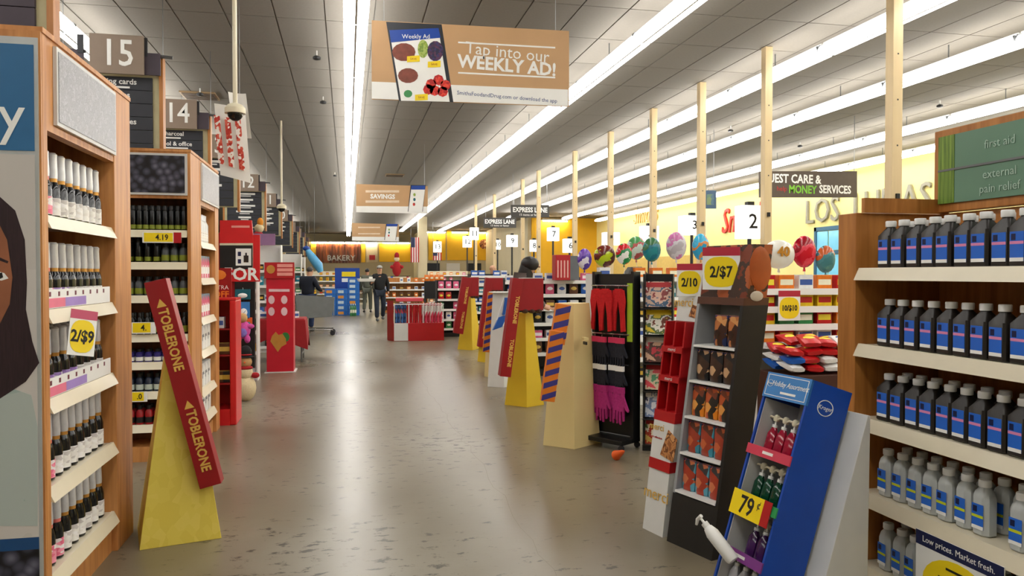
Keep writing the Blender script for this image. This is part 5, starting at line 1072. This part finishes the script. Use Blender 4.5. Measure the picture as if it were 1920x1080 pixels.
p = atY(590, 487, 27); t = thing('hanging_balloon', 'light blue hanging inflatable above the stack of blue cases', 'inflatable', p); MB().tube([(-.25, 0, .35), (-.1, 0, .1), (.12, 0, -.2), (.2, 0, -.42)], [.08, .14, .16, .09], 12).build('body', mat('sky_vinyl', (90, 170, 220), .3), t, True); MB().ell((-.27, 0, .38), (.12, .1, .09)).build('nose', BLUE, t, True); MB().tube([(0, 0, .05), (0, 0, HC-p.z)], .004, 5).build('hanging_wire', GREY, t)
# ================================================================== STACK OF BLUE CASES
def case(fm=None):
    t = thing('drink_case', 'c', 'case'); bx(-.2, -.14, 0, .2, .14, .19).build('carton', mat('case_blue', (30, 104, 190), .35, var=.2, sc=8), t, bevel=.006); bx(-.2015, -.1, .03, -.2002, .1, .16).build('end_print', mat('case_orange', (222, 150, 60), .4), t); bx(-.14, -.1415, .04, .06, -.1402, .14).build('front_print', fm or mat('case_white', (196, 214, 232), .4, var=.2, sc=20), t); return t
PCASE = Proto(case()); PCASE2 = Proto(case(mat('case_orange', (222, 150, 60), .4))); q0 = flo(606, 592); 
for r_ in range(7):
    for i in range(3 if r_ < 5 else 1):
        for j in range(2 if r_ < 5 else 1): (PCASE2 if (i+r_) % 3 == 1 else PCASE).put((q0.x+.25+(i if r_ < 5 else 2)*.41, q0.y+.16+j*.3, r_*.192), 0, 'blue drinks case with %s print stacked near the walking person in black' % ('orange' if (i+r_) % 3 == 1 else 'white'), 'stacked blue drinks cases, %s print' % ('orange' if (i+r_) % 3 == 1 else 'white'))
t = thing('pallet_sign', 'blue display backboard with yellow print behind the stacked cases', 'display', (q0.x+.95, q0.y+.85, 0)); bx(-.55, 0, 0, .35, .06, 1.72).build('board', BLUE, t, bevel=.005); bx(-.3, -.003, 1.4, .2, -.0004, 1.58).build('print_bar', YEL, t); bx(-.3, -.003, 1.2, .2, -.0004, 1.34).build('print_bar', WHITEPRINT, t)
for i in range(3):
    for j in range(3):
        g = goods('green', 'bottle').put((.18+i*.075-.05, q0.y-.35+j*.075, .001), 0, 'green bottle standing beside the stacked blue cases', 'green bottles beside the blue cases'); g.scale = (1.05, 1.05, 2.2)
# orange and red island behind
for i, (px, Yi, cols, lab) in enumerate(((608, 36, ['orange', 'red', 'yellow'], 'orange stocked island behind the blue cases'), (655, 38, ['yellow', 'white', 'brown'], 'island of yellow tags before the bakery'), (760, 30, ['brown', 'white', 'orange'], 'wood-sided island behind the red gift-wrap bin'), (740, 42, ['red', 'pink', 'blue'], 'red gift island near the golden wall'), (840, 33, ['orange', 'red', 'pink'], 'island topped with orange packs beside the beige column'))):
    c = atY(px, 560, Yi); rack(lab, (c.x, Yi, 0), 0, 1.7, 1.62 if i in (0, 4) else 1.35, [.3, .6, .9, 1.18]+([1.45] if i in (0, 4) else []), cols, ['box', 'bag'], 'island_shelf', OAK if i == 2 else CREAM, .5, lab, .28)
# ================================================================== RED GIFT-WRAP BIN
a = flo(738, 640); b = flo(838, 642); W = b.x-a.x
gw = thing('gift_wrap_bin', 'red and white open bin holding rolls of gift wrap', 'bin', ((a.x+b.x)/2, a.y, 0)); z1 = .40
m = MB().prism([(-W/2, 0), (W/2, 0), (W/2+.05, .5), (W/2-.1, .8), (-W/2+.05, .8), (-W/2-.12, .3)], 0, z1, 'xy'); m.build('base', RED, gw, bevel=.006)
bx(-W/2+.01, -.006, .01, -W/2+.32, -.0005, z1+.0).build('white_panel', WHC, gw)
MB().hexa([(-W/2-.125, .295, .02), (-W/2-.008, -.006, .02), (-W/2-.004, -.004, .02), (-W/2-.12, .30, .02), (-W/2-.125, .295, .9), (-W/2-.008, -.006, .9), (-W/2-.004, -.004, .9), (-W/2-.12, .30, .9)]).build('side_board', DRED, gw)
for x in (-W/2+.02, -W/2+.34, -W/2+.66, W/2-.02): MB().tube([(x, .02, z1), (x, .02, .82)], .012, 6).build('post', WHITE, gw)
MB().tube([(-W/2, .02, .82), (W/2, .02, .82)], .012, 6).build('top_rail', WHITE, gw)
MB().prism([(-W/2+.06, .2), (W/2-.45, .2), (W/2-.5, .7), (-W/2+.1, .7)], .88, .95, 'xy').build('pink_tray', mat('rose_card', (216, 80, 90), .5), gw)
ROLLS = [printed('wrap_blue', [(40, 80, 130), (60, 110, 170), (30, 60, 100), (180, 60, 80)], 14), printed('wrap_red', [(190, 26, 34), (206, 50, 56), (170, 16, 26)], 20, stretch=(4, 4, .5)), printed('wrap_floral', [(226, 220, 216), (206, 60, 90), (230, 224, 220), (190, 40, 60), (216, 210, 206)], 12)]
for i in range(16):
    k = 0 if i < 4 else 1 if i < 9 else 2; x = -W/2+.06+i*(W-.12)/15
    t = thing('gift_wrap_roll', ['blue patterned', 'red striped', 'white and red floral'][k]+' gift-wrap roll standing in the red and white bin', 'gift wrap', (gw.location.x+x, gw.location.y+.09+.05*(i % 2), z1+.001), 0, ['blue', 'red', 'floral'][k]+' gift-wrap rolls'); MB().lathe([(.032, 0), (.032, .44)], 10).build('paper', ROLLS[k], t, True); MB().lathe([(.014, .44), (.014, .455)], 8).build('core', CARD, t)
# black board, wooden crate
a = atY(797, 560, 21); b = atY(831, 527, 21); t = thing('chalk_board', 'black board on legs with orange packs above it', 'board', ((a.x+b.x)/2, 21, 0)); bx(-.27, 0, a.z, .27, .04, b.z).build('board', BLACK, t, bevel=.004); [bx(s*.25-.02, 0, 0, s*.25+.02, .04, a.z).build('leg', CHAR, t) for s in (-1, 1)]
for i in range(4): goods('orange', 'bag').put((t.location.x-.2+i*.135, 21.02, b.z+.002), 0, 'orange bag of sweets on top of the black board', 'orange bags on the black board')
# hanging flags on the beige column
def flag(px, py0, py1, w, Y, label):
    p = atY(px, py0, Y); h = p.z-atY(px, py1, Y).z; t = thing('flag', label, 'flag', p); wd = w*Y/1440
    for i in range(7): bx(-wd/2+i*wd/7, .01*math.sin(i*1.8), -h, -wd/2+(i+1)*wd/7, .012+.01*math.sin(i*1.8), 0).build('stripe', RED if i % 2 == 0 else PAPER, t)
    bx(-wd/2, -.014, -h*.4, 0, -.011, 0).build('canton', NAVY, t); MB().tube([(-wd/2, .02, -h*1.02), (-wd/2, .02, HC-p.z-.7), (-wd/2+.45, .3, HC-p.z-.7)], .012, 6).build('pole', GREY, t)
flag(778, 445, 492, 15, 43.5, 'striped flag with navy corner hanging beside the beige column'); flag(820, 474, 488, 16, 37.8, 'small striped flag below the lit number thirteen')
p = atY(744, 492, 42.2); plush((p.x, 42.2, 1.38), [('body', (0, 0, .4), (.25, .2, .42), PLR), ('head', (0, 0, .92), (.15, .14, .15), PLW), ('hat', (0, 0, 1.1), (.13, .12, .2), PLR), ('arm', (-.25, -.05, .5), (.12, .1, .1), PLR), ('arm', (.25, -.05, .5), (.12, .1, .1), PLR)], 'large red plush figure standing on the red gift island', 'plush_figure')
# chilled cases along the far walls
for i, (px, Y) in enumerate(((-2.8, 62.9), (-1.05, 62.9), (.7, 62.9), (2.45, 62.9), (4.2, 62.9), (6.4, 55.9), (8.1, 55.9))):
    c = Vector((px, 0, 0)); t = thing('display_case', 'pale glass-fronted bakery case along the far wall', 'display case', (c.x, Y, 0), 0, 'display cases along the far wall')
    bx(-.8, -.4, 0, .8, .4, .9).build('base', CREAM, t, bevel=.01); bx(-.8, -.2, .9, .8, .4, 1.35).build('back', mat('case_interior', (180, 160, 120), .6, var=.3, sc=5), t); MB().hexa([(-.8, -.4, .9), (.8, -.4, .9), (.8, -.38, .9), (-.8, -.38, .9), (-.8, -.24, 1.34), (.8, -.24, 1.34), (.8, -.22, 1.34), (-.8, -.22, 1.34)]).build('glass', mat('case_glass', (200, 210, 206), .05, trans=.9), t)
for px, Y, lab in ((812, 56.915, 'dark'), (850, 56.915, 'pale'), (890, 56.915, 'dark')):
    c = atY(px, 500, Y); tag(bx(-.5, 0, 1.7, .5, .08, 2.3).build('menu_board', CHAR if lab == 'dark' else PAPER, None, loc=(c.x, Y, 0), bevel=.01), '%s menu board on the far wall %s' % (lab, {812: 'beside the beige column', 850: 'under the middle golden panel', 890: 'under the emblem panel edge', 925: 'under the round emblem'}[px]), 'menu board')
# ---- sprinklers, smoke detectors, vents on the ceiling
for px, py in ((594, 110), (606, 193), (375, 178), (1370, 246), (1500, 275), (1762, 200), (628, 330)):
    p = flo(px, py, HC-.12); t = thing('ceiling_detector', 'small dark round detector hanging under the ceiling tiles', 'detector', (p.x, p.y, HC-.1), 0, 'ceiling detectors'); MB().lathe([(.02, -.04), (.055, -.03), (.06, 0), (.03, .02)], 12).build('head', BLACK, t, True); MB().tube([(0, 0, .02), (0, 0, .096)], .012, 6).build('stem', WHITE, t)
for px, py in ((740, 329), (375, 180)):
    p = flo(px, py, HC-.02); t = thing('air_vent', 'square tan air vent in the ceiling tiles', 'vent', (p.x, p.y, HC-.03), 0, 'ceiling vents'); bx(-.3, -.3, .0, .3, .3, .025).build('frame', mat('vent_tan', (150, 124, 90), .5), t)
    for i in range(6): bx(-.27, -.25+i*.09, -.012, .27, -.21+i*.09, -.0005).build('slat', mat('vent_dark', (90, 76, 60), .5), t)
# ================================================================== PEOPLE
def skin_mesh(vs, es, rad, root, lev=2):
    me = bpy.data.meshes.new('s'); me.from_pydata(vs, es, []); o = bpy.data.objects.new('s', me); COL.objects.link(o)
    md_ = o.modifiers.new('s', 'SKIN'); md_.use_smooth_shade = True
    for i, r_ in enumerate(rad): me.skin_vertices[0].data[i].radius = r_ if isinstance(r_, tuple) else (r_, r_)
    me.skin_vertices[0].data[root].use_root = True
    ss = o.modifiers.new('b', 'SUBSURF'); ss.levels = lev; ss.render_levels = lev
    dg = bpy.context.evaluated_depsgraph_get(); dg.update(); out = bpy.data.meshes.new_from_object(o.evaluated_get(dg)); bpy.data.objects.remove(o); bpy.data.meshes.remove(me)
    out.materials.clear(); out.polygons.foreach_set('use_smooth', [True]*len(out.polygons)); return out
SKINM = mat('skin', (196, 148, 118), .55, var=.06); SKIN2 = mat('skin_tan', (170, 118, 88), .55, var=.06)
def person(label, loc, rz, h, J, top, legs, hair, hairstyle='short', skin=None, shoe=None, cap=None, group=None):
    """J: joint overrides in a 1.75 m frame facing -y"""
    skin = skin or SKINM
    j = dict(pel=(0, 0, .93), wai=(0, 0, 1.08), che=(0, 0, 1.3), nec=(0, .0, 1.48), hd0=(0, -.01, 1.56), hd1=(0, -.015, 1.65), hd2=(0, -.01, 1.71),
             shl=(-.18, 0, 1.42), ell=(-.24, .02, 1.14), wrl=(-.24, -.08, .90), hal=(-.24, -.12, .82), shr=(.18, 0, 1.42), elr=(.24, .02, 1.14), wrr=(.24, -.08, .90), har=(.24, -.12, .82),
             hil=(-.1, 0, .9), knl=(-.11, -.02, .5), anl=(-.11, .02, .09), hir=(.1, 0, .9), knr=(.11, -.02, .5), anr=(.11, .02, .09))
    j.update(J); k = h/1.75; names_ = list(j); ix = {n_: i for i, n_ in enumerate(names_)}; V = [tuple(c*k for c in j[n_]) for n_ in names_]
    E_ = [('pel', 'wai'), ('wai', 'che'), ('che', 'nec'), ('nec', 'hd0'), ('hd0', 'hd1'), ('hd1', 'hd2'), ('che', 'shl'), ('shl', 'ell'), ('ell', 'wrl'), ('wrl', 'hal'), ('che', 'shr'), ('shr', 'elr'), ('elr', 'wrr'), ('wrr', 'har'), ('pel', 'hil'), ('hil', 'knl'), ('knl', 'anl'), ('pel', 'hir'), ('hir', 'knr'), ('knr', 'anr')]
    rd = dict(pel=(.15, .11), wai=(.14, .10), che=(.16, .11), nec=.055, hd0=(.075, .085), hd1=(.08, .095), hd2=(.055, .065), shl=.065, ell=.043, wrl=.03, hal=(.042, .022), shr=.065, elr=.043, wrr=.03, har=(.042, .022), hil=.09, knl=.06, anl=.042, hir=.09, knr=.06, anr=.042)
    rad = [rd[n_] if not isinstance(rd[n_], tuple) else rd[n_] for n_ in names_]; rad = [(a*k, b*k) if isinstance(a, float) and False else (tuple(q*k for q in a) if isinstance(a, tuple) else a*k) for a, b in zip(rad, rad)]
    t = thing('person', label, 'person', loc, rz, group)
    me = skin_mesh(V, [(ix[a], ix[b]) for a, b in E_], rad, ix['pel']); me.materials.append(skin)
    # fingers are grown on the palms and joined to the body mesh
    bm = bmesh.new(); bm.from_mesh(me); tmp = MB()
    for s, hn, wn in ((-1, 'hal', 'wrl'), (1, 'har', 'wrr')):
        hv = Vector(V[ix[hn]]); dv = (hv-Vector(V[ix[wn]])).normalized(); sv = dv.cross(Vector((0, -.3, 1)) if abs(dv.z) < .8 else Vector((1, 0, 0))).normalized(); nv = dv.cross(sv)
        for f, (off, ln) in enumerate(((-.03, .055), (-.01, .066), (.01, .062), (.028, .05))): b0 = hv+sv*off*k+dv*.02*k; tmp.tube([b0, b0+dv*ln*.6*k, b0+dv*ln*.9*k+nv*.02*k], [.0095*k, .009*k, .007*k], 6)
        b0 = hv-sv*.03*k-dv*.02*k; tmp.tube([b0, b0-sv*.03*k+dv*.02*k, b0-sv*.035*k+dv*.045*k], [.011*k, .010*k, .008*k], 6)
    hd = Vector(V[ix['hd1']]); fy = hd.y-.093*k
    tmp.tube([(hd.x, fy+.01, hd.z+.012*k), (hd.x, fy-.016*k, hd.z-.022*k), (hd.x, fy+.006, hd.z-.03*k)], [.007*k, .013*k, .008*k], 6)
    for s in (-1, 1): tmp.ell((hd.x+s*.08*k, hd.y+.012*k, hd.z-.012*k), (.012*k, .02*k, .03*k), 8, 6)
    m2 = tmp.mesh('f', skin, True); bm.from_mesh(m2); bm.to_mesh(me); bm.free(); bpy.data.meshes.remove(m2); me.polygons.foreach_set('use_smooth', [True]*len(me.polygons)); me.name = 'body'
    body = link('body', me, t)
    for s in (-1, 1): MB().ell((hd.x+s*.03*k, fy+.006*k, hd.z+.01*k), (.011*k, .008*k, .007*k), 8, 6).build('eye', BLACKPRINT, body, True)
    MB().ell((hd.x, fy+.006*k, hd.z-.055*k), (.024*k, .008*k, .006*k), 8, 6).build('mouth', mat('lips', (150, 80, 70), .5), body, True)
    def sub(names2, grow, extra=None):
        ns = [n_ for n_ in names2]; id2 = {n_: i for i, n_ in enumerate(ns)}; vv = [V[ix[n_]] for n_ in ns]; rr = []
        for n_ in ns:
            a = rad[ix[n_]]; g = (extra or {}).get(n_, grow)*k; rr.append((a[0]+g, a[1]+g) if isinstance(a, tuple) else (a+g, a+g))
        return skin_mesh(vv, [(id2[a], id2[b]) for a, b in E_ if a in id2 and b in id2], rr, 0)
    m_ = sub(['pel', 'wai', 'che', 'nec', 'shl', 'ell', 'wrl', 'shr', 'elr', 'wrr'], .025, {'pel': .045, 'wai': .045, 'nec': .012, 'wrl': .014, 'wrr': .014}); m_.materials.append(top); link('jacket', m_, t)
    m_ = sub(['pel', 'hil', 'knl', 'anl', 'hir', 'knr', 'anr'], .02, {'anl': .03, 'anr': .03}); m_.materials.append(legs); link('trousers', m_, t)
    for n_ in ('anl', 'anr'):
        v = Vector(V[ix[n_]]); z0 = v.z-.09*k
        MB().ell((v.x, v.y-.06*k, z0+.045*k), (.05*k, .135*k, .05*k), 10, 6).build('shoe', shoe or BLACK, t, True)
    c = Vector(V[ix['hd1']])
    if hairstyle == 'short': MB().ell((c.x, c.y+.022*k, c.z+.03*k), (.088*k, .092*k, .085*k), 14, 8).build('hair', hair, t, True)
    elif hairstyle == 'long':
        MB().ell((c.x, c.y+.025*k, c.z+.02*k), (.115*k, .125*k, .105*k), 14, 8).build('hair', hair, t, True); MB().tube([(c.x, c.y+.06*k, c.z), (c.x, c.y+.1*k, c.z-.18*k), (c.x, c.y+.09*k, c.z-.36*k)], [.09*k, .11*k, .05*k], 12).build('hair_length', hair, t, True)
    if cap: MB().ell((c.x, c.y+.005*k, c.z+.055*k), (.092*k, .102*k, .06*k), 14, 8).build('cap', cap, t, True); MB().ell((c.x, c.y-.1*k, c.z+.04*k), (.07*k, .06*k, .012*k), 12, 6).build('cap_peak', cap, t, True)
    return t
NAVYC = mat('navy_jacket', (18, 24, 40), .8, var=.2); BLKC = mat('black_jacket', (14, 15, 19), .8, var=.2); JEAN = mat('denim', (34, 42, 58), .85, var=.25, sc=12); DHAIR = mat('dark_hair', (22, 16, 16), .5, var=.3, sc=30); GHAIR = mat('grey_hair', (70, 66, 66), .6, var=.2); OLIV = mat('olive_coat', (48, 54, 44), .85); GREYC = mat('grey_green_coat', (100, 104, 92), .85, var=.1)
p = flo(712, 602)
p1 = person('person in black jacket and jeans walking with a white tray', (p.x, p.y, 0), 8, 1.76, dict(knl=(-.12, -.16, .52), anl=(-.12, -.2, .10), knr=(.12, -.02, .5), anr=(.13, .2, .13), ell=(-.27, -.02, 1.17), wrl=(-.3, -.26, 1.2), hal=(-.3, -.33, 1.22), elr=(.27, .06, 1.15), wrr=(.27, .0, .92), har=(.27, -.04, .84)), BLKC, JEAN, GHAIR, cap=mat('grey_cap', (168, 166, 162), .8), shoe=mat('grey_shoe', (96, 98, 100), .7))
ty = thing('food_tray', 'white tray held out by the walking person in black', 'tray', (p.x-.40, p.y-.36, 1.262), 8); MB().hexa([(-.26, -.16, 0), (.2, -.16, 0), (.2, .16, 0), (-.26, .16, 0), (-.29, -.19, .09), (.23, -.19, .09), (.23, .19, .09), (-.29, .19, .09)]).build('tray', PAPER, ty, bevel=.006); bx(.06, -.08, .092, .16, .02, .15).build('cup', PAPER, ty)
p = flo(578, 622)
person('person in navy jacket standing behind the grey shopping cart', (p.x-.02, p.y+.25, 0), 150, 1.7, dict(che=(0, -.05, 1.3), nec=(0, -.08, 1.47), hd0=(0, -.11, 1.55), hd1=(0, -.13, 1.63), hd2=(0, -.12, 1.69), ell=(-.26, -.1, 1.16), wrl=(-.22, -.34, 1.08), hal=(-.22, -.41, 1.08), elr=(.26, -.1, 1.16), wrr=(.22, -.34, 1.08), har=(.22, -.41, 1.08)), NAVYC, mat('blue_jeans', (30, 48, 84), .85, var=.2), GHAIR, shoe=mat('grey_shoe', (96, 98, 100), .7))
# cart
p = flo(597, 627); ct = thing('shopping_cart', 'grey plastic shopping cart pushed by the person in navy', 'shopping cart', (p.x-.05, p.y-.15, 0)); CG = mat('cart_grey', (120, 124, 124), .5, var=.1)
m = MB(); L0, L1 = -.47, .45
for y in (-.28, .27): m.hexa([(L0+.05, y, .42), (L1-.06, y, .47), (L1-.06, y+.012, .47), (L0+.05, y+.012, .42), (L0, y, .98), (L1, y, .92), (L1, y+.012, .92), (L0, y+.012, .98)])
for y, nm in ((-.28, 0), (.27, 1)): MB().hexa([(L0+.05, y, .42), (L1-.06, y, .47), (L1-.06, y+.012, .47), (L0+.05, y+.012, .42), (L0, y, .98), (L1, y, .92), (L1, y+.012, .92), (L0, y+.012, .98)]).build('basket_side', CG, ct)
bx(L1-.03, -.27, .47, L1-.015, .27, .92).build('basket_front', CG, ct); bx(L0+.03, -.27, .42, L0+.045, .27, .96).build('basket_rear', CG, ct); MB().hexa([(L0+.05, -.27, .41), (L1-.06, -.27, .46), (L1-.06, .27, .46), (L0+.05, .27, .41), (L0+.05, -.27, .42), (L1-.06, -.27, .47), (L1-.06, .27, .47), (L0+.05, .27, .42)]).build('basket_floor', CG, ct)
MB().tube([(L0-.05, -.27, 1.04), (L0-.05, .27, 1.04)], .018, 8).build('handle', BLUE, ct)
for y in (-.25, .25): MB().tube([(L0-.05, y, 1.04), (L0+.08, y, .42), (L0+.1, y, .16), (L1-.05, y, .14)], .014, 6).build('frame', CHROME, ct)
for x in (L0+.12, L1-.05):
    for y in (-.25, .25): MB().lathe([(.06, -.015), (.065, 0), (.06, .015)], 12).build('wheel', CHAR, ct, loc=(x, y, .065), rot=(R(90), 0, 0)); MB().tube([(x, y, .09), (x, y, .16)], .012, 6).build('caster_fork', CHROME, ct)
p = flo(665, 590); person('person in olive coat with dark hair facing the bakery', (p.x, p.y+1.2, 0), 180, 1.66, {}, OLIV, BLKC, DHAIR)
p = flo(690, 588); person('person in grey-green coat walking towards the bakery', (p.x, p.y+.9, 0), 170, 1.7, dict(knl=(-.11, -.1, .5), anl=(-.11, -.12, .09), anr=(.11, .16, .1)), GREYC, GREYC, DHAIR)
p = atY(966, 505, 10.3); person('person with long dark hair bending over behind the red chocolate box', (p.x, 10.3, 0), 75, 1.80, dict(che=(0, -.06, 1.28), nec=(0, -.12, 1.44), hd0=(0, -.17, 1.5), hd1=(0, -.22, 1.57), hd2=(0, -.22, 1.63), shl=(-.18, -.06, 1.39), shr=(.18, -.06, 1.39), ell=(-.22, -.2, 1.15), wrl=(-.18, -.4, 1.02), hal=(-.18, -.47, 1.0), elr=(.22, -.2, 1.15), wrr=(.18, -.4, 1.02), har=(.18, -.47, 1.0)), mat('brown_grey_top', (78, 66, 62), .85), BLKC, DHAIR, 'long', SKINM)
p = atY(924, 505, 20.5); person('bald person at a checkout behind the racks', (p.x, 20.5, 0), 40, 1.72, {}, mat('brown_shirt', (110, 60, 50), .85), JEAN, SKINM)
